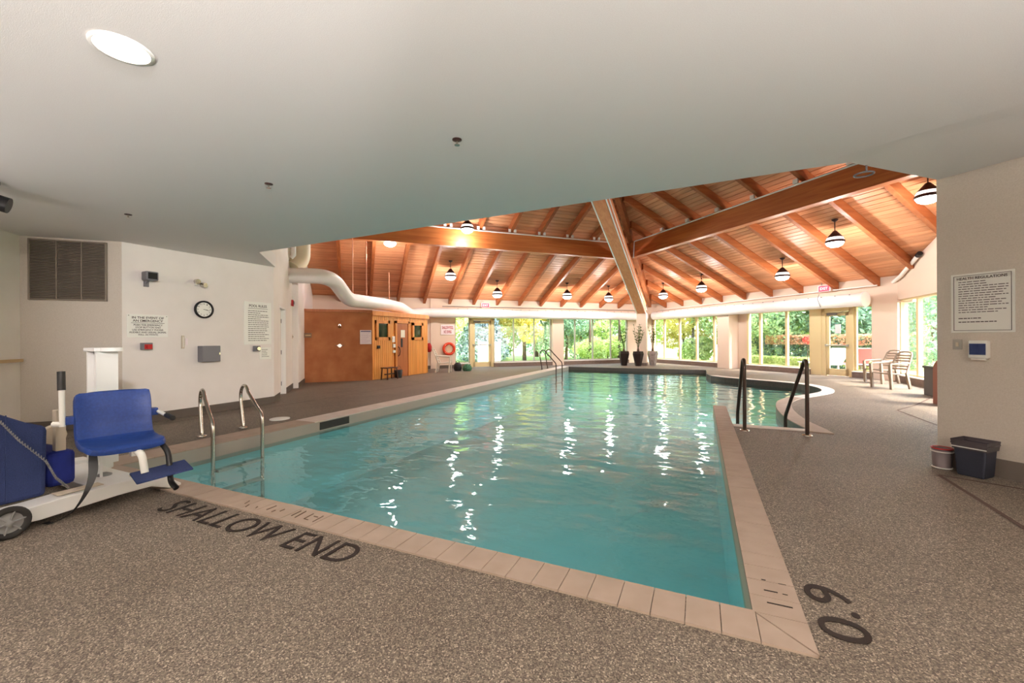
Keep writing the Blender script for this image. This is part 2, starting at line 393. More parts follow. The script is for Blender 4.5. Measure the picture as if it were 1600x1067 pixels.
# make sure the normals look up
me = fl.data
for p_ in me.polygons:
    if p_.normal.z < 0: p_.flip()
me.update()
basin = thing('pool_basin', None, None, kind='structure')
def wallstrip(poly, z0, z1, closed=True, off=0):
    mb = MB(); n = len(poly)
    for i in range(n if closed else n - 1):
        a, b = poly[i], poly[(i + 1) % n]
        mb.add([(a[0], a[1], z0), (b[0], b[1], z0), (b[0], b[1], z1), (a[0], a[1], z1)], [(0, 3, 2, 1)])
    return mb
part('basin_wall', wallstrip(pool, -1.15, .0), 'pool', basin)
bm_ = MB(); tb = tessellate_polygon([[Vector((x, y, 0)) for x, y in pool]])
bm_.add([(x, y, -1.1) for x, y in pool], [t for t in tb]); bo = part('basin_bottom', bm_, 'pool', basin)
for p_ in bo.data.polygons:
    if p_.normal.z < 0: p_.flip()
bo.data.update()
def inset(pts, d):   # shift an open polyline towards the water (left side)
    out = []
    for i, p in enumerate(pts):
        a = pts[max(i - 1, 0)]; b = pts[min(i + 1, len(pts) - 1)]; dx, dy = b[0] - a[0], b[1] - a[1]; L = hypot(dx, dy) or 1
        out.append((p[0] - dy / L * d, p[1] + dx / L * d))
    return out
part('waterline_band', wallstrip(inset(lobe + [(.21, 16.4), (.21, Y1), (XL, Y1)], .012), -.26, -.0, False), 'dark', basin, label='dark tile band at the waterline of the far edge')
part('waterline_band', wallstrip(inset([(XR, Y0), (XR, 8.8)], .012), -.2, 0, False), 'poolface', basin, label='beige tile band')
part('waterline_band', wallstrip(inset([(XL, Y1), (XL, Y0)], .012), -.2, 0, False), mat('pale_tile', srgb(168, 158, 148), .4), basin, label='grey tile band')
part('waterline_band', wallstrip(inset([(XL, Y0), (XR, Y0)], .012), -.2, 0, False), 'poolface', basin)
for y_, x_ in [(7.3, .0), (7.6, -.25), (7.9, -.5)]:
    sm = MB(); sm.box(.44, 7.03, -1.1, 1.24 + 0 * x_, y_ + .05, -.32 + x_ * .9 + 0); part('pool_step', sm, 'pool', basin)
for x_, y_ in [(-2.2, 3.05), (-.62, 3.0)]:
    d = MB(); d.box(x_ - .09, y_ - .09, -1.1, x_ + .09, y_ + .09, -1.085); part('drain_grate', d, 'dark', basin)
sk = MB(); sk.box(XL - .01, 4.75, -.13, XL + .02, 5.35, -.012); part('skimmer_mouth', sk, 'black', basin)
wt = MB(); wt.add([(x, y, -.15) for x, y in pool], [t for t in tb]); wo = part('water_surface', wt, 'water')
for p_ in wo.data.polygons:
    if p_.normal.z < 0: p_.flip()
wo.data.update(); wo['kind'] = 'structure'

# coping, one tile at a time
cop = thing('pool_coping', None, None, kind='structure')
def tile(poly, m='coping'):
    mb = MB(); cx = sum(p[0] for p in poly) / len(poly); cy = sum(p[1] for p in poly) / len(poly)
    mb.prism([(cx + (x - cx) * 1, cy + (y - cy) * 1) for x, y in poly], -.03, .012 + random.uniform(-.0008, .0008))
    return part('tile', mb, m, cop)
g = .0018
x = XL - .42
while x < XR - .01:
    x2 = min(x + .15, XR); tile([(x + g, Y0 - .21), (x2 - g, Y0 - .21), (x2 - g, Y0 + .01), (x + g, Y0 + .01)]); x = x2
tile([(XR + g, Y0 - .21), (XR + .2, Y0 - .21), (XR + g, Y0 - .01)]); tile([(XR + .205, Y0 - .205), (XR + .205, Y0 - g), (XR + g, Y0 - g)])
y = Y0
while y < 8.79:
    y2 = min(y + .152, 8.8); tile([(XR - .01, y + g), (XR + .205, y + g), (XR + .205, y2 - g), (XR - .01, y2 - g)]); y = y2
y = Y0 + .012
while y < Y1:
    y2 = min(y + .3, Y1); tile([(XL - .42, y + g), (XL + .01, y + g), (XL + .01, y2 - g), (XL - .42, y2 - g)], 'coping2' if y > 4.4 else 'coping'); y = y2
x = .44
while x < 1.3:
    x2 = x + .18; tile([(x + g, 6.86), (x2 - g, 6.86), (x2 - g, 7.03), (x + g, 7.03)], 'coping2'); x = x2
outer = inset(lobe, -.24); inner = inset(lobe, .01)
for i in range(0, len(lobe) - 1, 2):
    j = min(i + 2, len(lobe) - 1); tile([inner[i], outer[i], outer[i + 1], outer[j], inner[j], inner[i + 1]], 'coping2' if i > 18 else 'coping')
tile([(1.37, 7.09), (1.3, 6.88), (1.62, 6.82), outer[0]])

# floor joints (dark caulked lines) and lettering
def joint(pts, wd=.02):
    mb = MB()
    for a, b in zip(pts, pts[1:]):
        a, b = Vector((*a, 0)), Vector((*b, 0)); d = (b - a).normalized(); nrm = Vector((-d.y, d.x, 0)) * wd / 2
        mb.add([a - nrm + Vector((0, 0, .004)), b - nrm + Vector((0, 0, .004)), b + nrm + Vector((0, 0, .004)), a + nrm + Vector((0, 0, .004))], [(0, 1, 2, 3)])
    return setp(part('trim_%d' % joint.n, mb, 'seam'), kind='structure')
joint.n = 1; joint([(-7.75, 1.0), (-7.6, 4.2), (-7.35, 12.2)]); joint.n = 2; joint([(5.4, 3.55), (2.49, 4.99), (2.03, 5.20), (1.99, 3.99), (1.92, 1.0)], .035)
joint.n = 3; joint([(3.15, 8.0), (3.16, 9.49), (3.7, 10.3), (4.4, 11.6)], .03)
st = thing('floor_marking', 'large dark painted words SHALLOW END on the deck in front of the pool', 'floor marking', (-2.855, 1.885, .004))
text('lettering', 'SHALLOW END', st, 'floor_ink', 1.92, 0, 0, 0, h=.21, rot=(0, 0, 0))
st = thing('floor_marking', 'dark painted depth number 0.9 on the deck beside the right corner of the pool', 'floor marking', (.575, 2.42, .004), radians(90))
text('lettering', '0.9', st, 'floor_ink', .44, 0, 0, 0, h=.19, rot=(0, 0, 0))
wmk = thing('worn_depth_mark', 'three short worn dark dashes on the coping tiles next to the 0.9 depth number', 'marking', (.34, 2.45, .0135))
for segs in ([(.29, 2.56, .31, 2.56), (.365, 2.555, .4, 2.55)], [(.29, 2.46, .35, 2.46), (.37, 2.458, .392, 2.455)], [(.29, 2.35, .395, 2.35)]):
    for a, b, c, d in segs:
        mb = MB(); mb.box(a - .34, b - .004 - 2.45, 0, c - .34, d + .004 - 2.45, .0015)
        part('dash', mb, 'floor_ink', wmk)
wmk = thing('worn_depth_mark', 'row of faint worn strokes on the front coping tiles above the words SHALLOW END', 'marking', (-2.9, 2.14, .0135))
for a, b, c, d in [(-3.2, 2.08, -3.22, 2.12), (-3.27, 2.12, -3.29, 2.17), (-3.11, 2.1, -3.12, 2.12), (-3.0, 2.11, -3.0, 2.19), (-2.93, 2.1, -2.93, 2.13), (-2.88, 2.13, -2.88, 2.17), (-2.73, 2.11, -2.74, 2.2), (-2.68, 2.1, -2.70, 2.21), (-2.6, 2.11, -2.61, 2.2), (-2.6, 2.11, -2.56, 2.11), (-2.57, 2.17, -2.53, 2.17), (-2.5, 2.1, -2.51, 2.2)]:
    mb = MB(); mb.tube([(a + 2.9, b - 2.14, 0), (c + 2.9, d - 2.14, 0)], .004, 4); part('stroke', mb, 'worn_ink', wmk)

# ------------------------------------------------------------------ low ceiling and alcove walls
ZC = 2.8
cw = [(-6.87, 4.72), (.75, 4.47), (1.2, 4.55), (2.2, 5.62), (6.3, 1.55), (6.3, -3.2), (-3.09, -3.2), (-8.81, 2.52), (-8.0, 3.33), (-8.0, 5.85)]
crease = [(.75, 4.47), (1.61, 3.21), (3.4, .6), (6.0, -3.2)]
mainc = [(-6.87, 4.72), (.75, 4.47), (1.61, 3.21), (3.4, .6), (6.0, -3.2), (-3.09, -3.2), (-8.81, 2.52), (-8.0, 3.33), (-8.0, 5.85)]
cm = MB(); cm.prism(mainc, ZC, ZC + .25)
side = [(.75, 4.47), (1.2, 4.55), (2.2, 5.62), (6.3, 1.55), (6.3, -3.2), (6.0, -3.2), (3.4, .6), (1.61, 3.21)]
def zside(p):
    # rises gently away from the crease towards the right-hand wall
    best = 9
    for a, b in zip(crease, crease[1:]):
        ax, ay = a; bx, by = b; L = hypot(bx - ax, by - ay); t = max(0, min(1, ((p[0] - ax) * (bx - ax) + (p[1] - ay) * (by - ay)) / L / L))
        best = min(best, hypot(p[0] - ax - t * (bx - ax), p[1] - ay - t * (by - ay)))
    return ZC + min(best, 1.2) * .07
cm.prism(side, zside, ZC + .25)
setp(part('ceiling', cm, 'ceil'), kind='structure')
def vwall(name, pts, z0, z1, th, m, side=1):
    """wall along polyline pts (viewer's side), thickness th to the back"""
    mb = MB()
    for a, b in zip(pts, pts[1:]):
        dx, dy = b[0] - a[0], b[1] - a[1]; L = hypot(dx, dy); nx, ny = -dy / L * th * side, dx / L * th * side
        mb.prism([a, b, (b[0] + nx, b[1] + ny), (a[0] + nx, a[1] + ny)], z0, z1)
    return setp(part(name, mb, m), kind='structure')
vwall('wall_left', [(-8.0, 3.33), (-8.0, 5.8)], 0, ZC + .3, .2, 'wall', 1)
vwall('wall_vent', [(-8.81, 2.52), (-8.0, 3.33)], 0, ZC + .1, .2, 'wall_tan', 1)
vwall('wall_far_left', [(-3.09, -3.2), (-8.81, 2.52)], 0, ZC + .1, .2, 'wall', 1)
vwall('wall_back', [(6.3, -3.2), (-3.09, -3.2)], 0, ZC + .1, .2, 'wall_tan', 1)
vwall('wall_side', [(6.3, 1.55), (6.3, -3.2)], 0, ZC + .2, .2, 'wall_tan', 1)
vwall('wall_right', [(2.2, 5.65), (6.3, 1.55)], 0, ZC + .3, .22, 'wall_tan', 1)
# fascia above the opening, up to the timber roof
vwall('wall_fascia', [(-8.0, 5.84), (-6.88, 4.71), (.75, 4.46), (1.2, 4.54), (2.25, 5.6)], ZC + .12, 9.6, .12, 'wall', -1)
vwall('wall_fascia_right', [(2.22, 5.66), (5.3, 2.58)], ZC + .14, 9.6, .12, 'wall', -1)
def base(name, pts, h=.14):
    return vwall(name, pts, 0, h, -.012, 'bb', 1)
base('baseboard_left', [(-8.0, 3.33), (-8.0, 5.8)], .14); base('baseboard_vent', [(-8.81, 2.52), (-8.0, 3.33)], .14)
base('baseboard_right', [(2.2, 5.65), (6.3, 1.55)], .17); base('baseboard_far_left', [(-3.09, -3.2), (-8.81, 2.52)], .14)
# door wall (D): runs from (-8,5.8) in direction (-1,1)
def D(s, off=0): return (-8.0 - s * S2 + off * S2, 5.8 + s * S2 + off * S2)
dw = MB()
def dbox(mb, s0, s1, z0, z1, o0=-.25, o1=0):
    mb.prism([D(s0, o1), D(s1, o1), D(s1, o0), D(s0, o0)], z0, z1)
dbox(dw, 0, .70, 0, 8.5); dbox(dw, .70, 1.62, 2.06, 8.5); dbox(dw, 1.62, 8.7, 0, 8.5)
dbox(dw, 2.75, 4.2, 0, 3.25, 0, .14)
setp(part('wall_door', dw, 'wall'), kind='structure')
bbm = MB(); dbox(bbm, 0, .68, 0, .14, 0, .012); dbox(bbm, 1.64, 2.75, 0, .14, 0, .012); dbox(bbm, 2.75, 4.2, 0, .14, .14, .152)
setp(part('baseboard_door', bbm, 'bb'), kind='structure')
dr = thing('door_1', None, None, (*D(.70), 0), TD, kind='structure')
# local: x = along +s (0..0.92), y into the wall
mb = MB(); mb.box(.05, .10, .01, .87, .145, 2.02); part('door_leaf', mb, 'wall', dr)
mb = MB(); mb.box(0, .0, 0, .05, .16, 2.06); mb.box(.87, 0, 0, .92, .16, 2.06); mb.box(0, 0, 2.02, .92, .16, 2.06); part('door_frame', mb, 'white', dr)
mb = MB(); mb.tube([(.14, .10, .98), (.14, .05, .98), (.24, .05, .98)], .011, 8); part('door_handle', mb, 'chrome', dr)
for z in (.25, 1.0, 1.75):
    mb = MB(); mb.box(.855, .085, z - .05, .885, .1, z + .05); part('hinge', mb, 'grey', dr)

# ------------------------------------------------------------------ window walls
def wallbox(name, th_, origin, segs, m, kind='structure'):
    mb = MB()
    for x0, x1, y0, y1, z0, z1 in segs: mb.box(x0, y0, z0, x1, y1, z1)
    o = part(name, mb, m); o.location = (*origin, 0); o.rotation_euler = (0, 0, th_); o['kind'] = kind; return o
OL = P(0, B1); OR = P(A1, 0)   # local x on the left window wall = a ; on the right window wall x = -b
ZW = 2.3
wallbox('wall_window_left', TL, OL, [(-1.7, 4.2, 0, .25, 0, 3.08), (3.1, 3.48, -.05, 0, 0, 3.08), (4.2, 15.1, 0, .25, ZW, 3.08), (8.98, 9.58, -.12, .25, 0, ZW), (13.42, 15.1, .0, .25, 0, ZW)], 'pier')
wallbox('wall_window_right', TR, OR, [(-18.5, -7.1, 0, .25, ZW, 3.1), (-18.45, -18.28, 0, .25, 0, ZW), (-13.65, -12.54, .18, .3, 0, ZW), (-13.65, -13.05, -.35, .18, 0, ZW), (-8.05, -7.4, -.12, .25, 0, ZW)], 'pier')
def zroofR(a): return 3.08 + K * (A1 - a)
# end wall x = 5.3 with its sloping top under the roof
ew = MB(); XE = 5.3
def ytop(y): return 3.06 + K * (A1 - (XE + y) * S2)
for y0, y1, z0 in [(2.4, 8.0, 0), (8.0, 15.9, 2.38), (15.9, 16.3, 0)]:
    ew.add([(XE, y0, z0), (XE, y1, z0), (XE, y1, ytop(y1)), (XE, y0, ytop(y0)), (XE + .25, y0, z0), (XE + .25, y1, z0), (XE + .25, y1, ytop(y1)), (XE + .25, y0, ytop(y0))],
           [(0, 3, 2, 1), (4, 5, 6, 7), (0, 1, 5, 4), (1, 2, 6, 5), (2, 3, 7, 6), (3, 0, 4, 7)])
setp(part('wall_end', ew, 'pier'), kind='structure')
winno = [0]
def window(th_, origin, x0, x1, mulls, z0, z1, fm_='mull', mw=.05, dy=.05):
    winno[0] += 1
    w_ = thing('window_%d' % winno[0], None, None, (*origin, 0), th_, kind='structure')
    fr = MB(); fr.box(x0, dy, z0, x1, dy + .08, z0 + .05); fr.box(x0, dy, z1 - .05, x1, dy + .08, z1); fr.box(x0, dy, z0, x0 + mw, dy + .08, z1); fr.box(x1 - mw, dy, z0, x1, dy + .08, z1)
    part('window_frame', fr, fm_, w_)
    xs = [x0 + mw] + list(mulls) + [x1 - mw]
    for m_ in mulls:
        mb = MB(); mb.box(m_ - mw / 2, dy - .01, z0 + .05, m_ + mw / 2, dy + .09, z1 - .05); part('mullion', mb, fm_, w_)
    for a, b in zip(xs, xs[1:]):
        gl = MB(); gl.box(a + mw / 2 * (a != xs[0]), dy + .035, z0 + .05, b - mw / 2 * (b != xs[-1]), dy + .043, z1 - .05); part('pane', gl, 'glass', w_)
    mb = MB(); mb.box(x0, -.1, z0 - .02, x1, dy + .1, z0 + .005); part('window_sill', mb, 'sill', w_)
    mb = MB(); mb.box(x0, -.09, 0, x1, .2, z0 - .02); part('curb', mb, 'curb', w_)
    return w_
window(TL, OL, 4.2, 4.88, [], .2, ZW, mw=.04)
window(TL, OL, 6.02, 8.98, [7.02, 8.08], .2, ZW)
window(TL, OL, 9.58, 13.42, [10.3, 11.33, 12.4], .2, ZW)
window(TR, OR, -18.28, -13.65, [-17.4, -16.32, -15.22, -14.2], .2, ZW, 'frame', .085)
window(TR, OR, -12.54, -9.95, [-11.94, -10.87], .2, ZW, 'frame', .085)
window(TR, OR, -8.62, -8.05, [], .2, ZW, 'frame', .06)
window(TE, (XE, 0), -15.9, -8.0, [-14.75, -13.35, -11.9, -10.4], .2, 2.38, 'frame', .12)
def exit_door(name, th_, origin, x0, x1, hinge_left, sign):
    d = thing(name, None, None, (*origin, 0), th_, kind='structure')
    W = x1 - x0
    fr = MB(); fr.box(x0, .0, 0, x0 + .13, .14, ZW); fr.box(x1 - .13, 0, 0, x1, .14, ZW); fr.box(x0, 0, 2.14, x1, .14, ZW); part('door_frame', fr, 'frame', d)
    a, b = x0 + .14, x1 - .14
    lf = MB(); lf.box(a, .03, .02, a + .1, .08, 2.13); lf.box(b - .1, .03, .02, b, .08, 2.13); lf.box(a, .03, .02, b, .08, .24); lf.box(a, .03, 2.0, b, .08, 2.13)
    part('door_leaf', lf, 'frame', d)
    gl = MB(); gl.box(a + .1, .05, .24, b - .1, .058, 2.0); part('pane', gl, 'glass', d)
    pb = MB(); pb.tube([(a + .02, -.03, 1.02), (b - .02, -.03, 1.02)], .022, 8); pb.box(a, -.05, .98, a + .05, .03, 1.06); pb.box(b - .05, -.05, .98, b, .03, 1.06); part('push_bar', pb, 'mull', d)
    cl = MB(); cl.box(a + .05, -.03, 2.03, a + .35, .03, 2.1); cl.tube([(a + .3, -.02, 2.06), (b - .1, -.08, 2.12)], .01, 6); part('door_closer', cl, 'grey', d)
    if sign:
        sg = MB(); sg.box((a + b) / 2 - .08, .04, 1.42, (a + b) / 2 + .09, .048, 1.72); part('notice', sg, 'paper', d)
    return d
exit_door('door_2', TL, OL, 4.88, 6.02, 1, False)
exit_door('door_3', TR, OR, -9.6, -8.62, 0, True)
pst = MB(); pst.box(-9.95, -.02, 0, -9.6, .16, ZW); o = part('trim_4', pst, 'frame'); o.location = (*OR, 0); o.rotation_euler = (0, 0, TR); o['kind'] = 'structure'
lb = MB(); lb.box(3.48, -.012, 0, 4.2, 0, .14); lb.box(1.2, -.012, 0, 3.1, 0, .14); o = part('baseboard_window', lb, 'bb'); o.location = (*OL, 0); o.rotation_euler = (0, 0, TL); o['kind'] = 'structure'
# column in the far corner
cl = MB(); cl.box(-.22, -.22, 0, .22, .22, 2.47); o = part('corner_column', cl, 'pier', bevel=.01); o.location = (-2.5, 20.45, 0); o['kind'] = 'structure'
cb = MB(); cb.box(-.23, -.23, 0, .23, .23, .14); part('column_base', cb, 'curb', o)

# ------------------------------------------------------------------ timber roof
roof = thing('timber_roof', None, None, kind='structure')
def zL(b): return 3.1 + K * (B1 - b)
def zR(a): return 3.1 + K * (A1 - a)
PW = .15
nrmk = 1 / sqrt(1 + K * K)
b = B1 + .25
while b > 4.95:
    b2 = b - PW; bb, b_ = b - .010, b2 + .010
    lo = max(-1.75, 6.35 - b2); hi1, hi2 = bb - 3.35, b_ - 3.35
    if hi2 - lo > .1:
        mb = MB(); pts = [(lo, bb), (hi1, bb), (hi2, b_), (lo, b_)]
        cx = (lo + hi1) / 2
        mb.add([(a - cx, q - bb, zL(q) - zL(bb)) for a, q in pts] + [(a - cx, q - bb, zL(q) - zL(bb) + .05) for a, q in pts],
               [(0, 1, 2, 3), (4, 7, 6, 5), (0, 4, 5, 1), (1, 5, 6, 2), (2, 6, 7, 3), (3, 7, 4, 0)])
        o = part('plank', mb, 'plank', roof); q = P(cx, bb); o.location = (q[0], q[1], zL(bb)); o.rotation_euler = (0, 0, TL)
    b = b2
a = A1 + .25
while a > 1.6:
    a2 = a - PW; aa, a_ = a - .010, a2 + .010
    lo = max(a2 - 7.75, (6.35 - a2) if a2 < 5.5 else -9); hi1, hi2 = aa + 3.35, a_ + 3.35
    if hi2 - lo > .1:
        mb = MB(); cx = (lo + hi1) / 2
        pts = [(-lo, aa), (-hi1, aa), (-hi2, a_), (-lo, a_)]   # local x = -b, local y = a
        mb.add([(x + cx, q - aa, zR(q) - zR(aa)) for x, q in pts] + [(x + cx, q - aa, zR(q) - zR(aa) + .05) for x, q in pts],
               [(0, 3, 2, 1), (4, 5, 6, 7), (0, 1, 5, 4), (1, 2, 6, 5), (2, 3, 7, 6), (3, 0, 4, 7)])
        o = part('plank', mb, 'plank', roof); q = P(aa, cx); o.location = (q[0], q[1], zR(aa)); o.rotation_euler = (0, 0, TR)
    a = a2
# weather skin above the planks
sk = MB()
for poly, zf in (([(-2.0, 18.8), (15.9, 18.8), (1.9, 4.8), (-2.0, 8.4)], lambda a_, b_: zL(b_)), ([(15.3, 7.2), (15.3, 19.1), (1.1, 4.9), (5.4, .6), (5.4, -2.6)], lambda a_, b_: zR(a_))):
    sk.add([(*P(a_, b_), zf(a_, b_) + .07) for a_, b_ in poly], [tuple(range(len(poly)))])
    sk.add([(*P(a_, b_), zf(a_, b_) + .16) for a_, b_ in poly], [tuple(range(len(poly)))])
part('roof_skin', sk, 'dark', roof)
def beamx(p0, p1, w_, h):   # box beam from p0 to p1 (bottom centre line), vertical ends; local x along the run
    p0, p1 = Vector(p0), Vector(p1); d = p1 - p0; L = hypot(d.x, d.y)
    mb = MB(); v = []
    for x, z in ((0, 0), (L, d.z)):
        for yy in (-w_ / 2, w_ / 2):
            for zz in (0, h): v.append((x, yy, z + zz))
    mb.add(v, [(0, 1, 3, 2), (4, 6, 7, 5), (0, 4, 5, 1), (2, 3, 7, 6), (0, 2, 6, 4), (1, 5, 7, 3)])
    return mb, p0, atan2(d.y, d.x)
def beam(name, p0, p1, w_, h, m, parent, bevel=.006):
    mb, loc, rz = beamx(p0, p1, w_, h); o = part(name, mb, m, parent, bevel=bevel); o.location = loc; o.rotation_euler = (0, 0, rz); return o
RD = .27
def zrb(d): return 3.1 - RD + K * d
for k in range(-4, 10):
    a_ = 2.84 + 1.11 * k
    if a_ < -1.5: continue
    bt = max(a_ + 3.5, 6.45 - a_, 5.2)
    beam('rafter', (*P(a_, B1 - .02), zrb(.02)), (*P(a_, bt), zrb(B1 - bt)), .115, RD - .012, 'rafter', roof)
for k in range(-3, 9):
    b_ = 7.93 + 1.155 * k
    am = max(b_ - 3.2, 6.45 - b_, 1.7)
    a_st = min(A1 - .02, b_ + 7.45)
    if b_ < 2: am = max(am, 5.7)
    if a_st > am + .5:
        beam('rafter', (*P(a_st, b_), zrb(A1 - a_st)), (*P(am, b_), zrb(A1 - am)), .115, RD - .012, 'rafter', roof)
BRL, BRR, ZBT = 13.45, 9.98, 4.92
beam('ring_beam', (*P(-1.6, BRL), ZBT - .6), (*P(BRL - 3.45, BRL), ZBT - .6), .22, .6, 'beam', roof)
beam('ring_beam', (*P(BRR, 2.5), ZBT - .56), (*P(BRR, BRR + 3.3), ZBT - .56), .22, .6, 'beam', roof)
hip = beam('hip_beam', (-2.5, 20.6, 2.33), (-2.5, 4.8, 2.33 + 15.8 * .292), .34, .62, wood('hip_beam_wood', srgb(214, 128, 82), srgb(230, 154, 106), 0), roof)
hip2 = beam('hip_ridge', (-2.4, 22.9, 2.9), (-2.4, 4.9, 2.9 + 18 * K * S2), .16, .62, 'rafter', roof)
for sgn in (-1, 1):
    mb = MB(); mb.tube([(-2.5 + sgn * .2, 20.35, 2.42), (-2.5 + sgn * .2, 9, 2.42 + 11.35 * .292)], .022, 8); part('conduit', mb, 'white', roof)
mb = MB(); mb.tube([(-2.27, 20.3, 2.6), (-2.27, 9, 2.6 + 11.3 * .292)], .018, 8); part('conduit', mb, 'white', roof)
mb = MB(); q0, q1 = P(.5, BRL - .14), P(9.7, BRL - .14); mb.tube([(*q0, ZBT - .03), (*q1, ZBT - .03)], .022, 8); part('conduit', mb, 'white', roof)
q0, q1, q2 = P(BRR - .14, 3), P(BRR - .14, 13.0), P(BRR - .14, 13.05)
mb = MB(); mb.tube([(*q0, ZBT - .0), (*q1, ZBT - .0), (*q2, ZBT - .6)], .022, 8); part('conduit', mb, 'white', roof)
for k in range(-3, 6):
    a_ = 2.84 + 1.11 * k
    for s_ in (-.1, .1):
        mb = MB(); c_ = P(a_ + s_, BRL - .15); mb.obox((*c_, ZBT + .06), (.03, .03, 0), (-.01, .01, 0), (0, 0, .05)); part('bracket', mb, 'white', roof)
for k in range(-3, 4):
    b_ = 7.93 + 1.155 * k; mb = MB(); c_ = P(BRR - .15, b_ + .1); mb.obox((*c_, ZBT + .08), (.04, -.04, 0), (.02, .02, 0), (0, 0, .05)); part('bracket', mb, 'white', roof)

# ------------------------------------------------------------------ pendant lamps
def make_pendant():
    t = thing('pendant_lamp', '', 'lamp', (0, 0, 0))
    mb = MB(); mb.lathe([(.075, .74), (.07, .71), (.02, .67), (.012, .67)], n=14); part('canopy', mb, 'shade', t)
    mb = MB(); mb.tube([(0, 0, .68), (0, 0, .42)], .012, 8); part('stem', mb, 'shade', t)
    mb = MB(); mb.lathe([(.012, .44), (.04, .43), (.17, .27), (.175, .255), (.16, .255)], n=20); part('shade', mb, 'shade', t)
    mb = MB(); mb.lathe([(.176, .255), (.2, .19), (.2, .18)], n=20, cap=False); part('glass_ring', mb, 'glow2', t)
    mb = MB(); mb.lathe([(.2, .185), (.216, .17), (.216, .125), (.2, .12)], n=20); part('band', mb, 'shade', t)
    mb = MB(); mb.lathe([(.2, .12), (.17, .06), (.1, .015), (0.001, 0)], n=20, cap=False); part('diffuser', mb, 'glow', t)
    L = bpy.data.lights.new('lamp_light', 'POINT'); L.energy = PENDANT_W; L.shadow_soft_size = .09; L.color = (1, .95, .92)
    o = bpy.data.objects.new('lamp_light', L); COL.objects.link(o); o.parent = t; o.location = (0, 0, -.22)
    return t
pend = make_pendant()
spots = [((-8.59, 13.41, 3.52), 'pendant lamp above the sauna front, hanging left of the wall exit sign'), ((-7.79, 15.77, 3.02), 'pendant lamp hanging over the left glass exit door'),
         ((-5.43, 18.06, 3.05), 'pendant lamp hanging in front of the left window pier'), ((-3.91, 19.72, 3.02), 'pendant lamp nearest the left side of the hip beam above the column'),
         ((-1.53, 20.2, 3.08), 'pendant lamp just right of the hip beam near the column'), ((.06, 18.43, 3.13), 'pendant lamp over the middle of the right window bay'),
         ((2.45, 15.99, 3.14), 'pendant lamp nearest the exit sign over the right glass door'), ((3.25, 13.52, 3.66), 'large pendant lamp hanging over the right-hand deck, whole shade in view'),
         ((4.3, 11.38, 4.04), 'pendant lamp partly hidden by the edge of the right-hand tan wall'), ((-6.74, 11.51, 4.66), 'pendant lamp in front of the left ring beam just below the ceiling edge'),
         ((-9.07, 10.6, 4.27), 'leftmost glowing pendant lamp high above the sauna roof')]
for i, (p_, lb_) in enumerate(spots):
    if i == 0: pend.location = p_; pend['label'] = lb_; pend['group'] = 'pendant lamps under the timber roof'
    else: dup(pend, p_, 0, lb_, 'pendant lamps under the timber roof')

# recessed light, sprinklers, spot and smoke ring on the low ceiling
def potlight(x, y, label):
    t = thing('recessed_light', label, 'light', (x, y, ZC))
    mb = MB(); mb.lathe([(.13, 0), (.13, -.006), (.112, -.008)], n=24, cap=False); part('trim_ring', mb, 'white', t)
    mb = MB(); mb.lathe([(.001, -.004), (.112, -.004)], n=24, cap=False); part('lens', mb, 'potglow', t)
    L = bpy.data.lights.new('pot', 'AREA'); L.shape = 'DISK'; L.size = .22; L.energy = POT_W; L.color = (1, .92, .82)
    o = bpy.data.objects.new('lamp_light', L); COL.objects.link(o); o.parent = t; o.location = (0, 0, -.02)
potlight(-2.7, 1.13, 'round glowing recessed light in the low ceiling near the top left')
def globe(x, y, label, k_=1):  # added fill light out of view, brightens the near area
    t = thing('fill_globe', label, 'light', (x, y, ZC - .5))
    mb = MB(); mb.lathe([(.09, .5), (.09, .47), (.05, .45)], n=20); mb.tube([(0, 0, .46), (0, 0, -.05)], .01, 8); part('base', mb, 'white', t)
    mb = MB(); mb.lathe([(.05, -.05)] + [(.14 * sin(radians(q)), -.18 + .14 * cos(radians(q))) for q in range(24, 181, 12)], n=20); o = part('globe', mb, 'glass', t)
    L = bpy.data.lights.new('globe', 'POINT'); L.energy = FILL_GLOBE_W * k_; L.shadow_soft_size = .1; L.color = (1, .95, .96)
    o = bpy.data.objects.new('lamp_light', L); COL.objects.link(o); o.parent = t; o.location = (0, 0, -.18)
def uplight(x, y, z, label, k_=1.0):  # invented lamp out of view, added to light the low ceiling evenly
    t = thing('fill_uplight', label, 'light', (x, y, z))
    mb = MB(); mb.lathe([(.02, -.12), (.14, -.09), (.22, -.02), (.235, .03), (.225, .03), (.2, -.01), (.12, -.07), (.02, -.09)], n=24); part('bowl', mb, 'white', t)
    mb = MB(); mb.tube([(0, 0, -.1), (0, 0, -z + .03)], .014, 8); part('pole', mb, 'chrome', t)
    mb = MB(); mb.lathe([(.15, -z), (.15, -z + .02), (.02, -z + .04)], n=20); part('base', mb, 'chrome', t)
    L = bpy.data.lights.new('uplight', 'SPOT'); L.energy = FILL_UP_W * k_; L.spot_size = radians(165); L.spot_blend = .4; L.shadow_soft_size = .12; L.color = (1, .97, .93)
    o = bpy.data.objects.new('lamp_light', L); COL.objects.link(o); o.parent = t; o.location = (0, 0, .02); o.rotation_euler = (pi, 0, 0)
for x, y, z, lb_, k_ in [(-1.0, -2.5, 1.0, 'added unseen bowl fill uplight behind the photographer at left', 1.0), (2.2, -2.4, 1.0, 'added unseen bowl fill uplight behind the photographer at right', 6.0), (-3.6, -1.9, 1.0, 'added unseen bowl fill uplight between the photographer and the left wall', .5), (4.6, -1.2, 1.0, 'added unseen bowl fill uplight on the right behind the photographer', 3.0)]:
    uplight(x, y, z, lb_, k_)
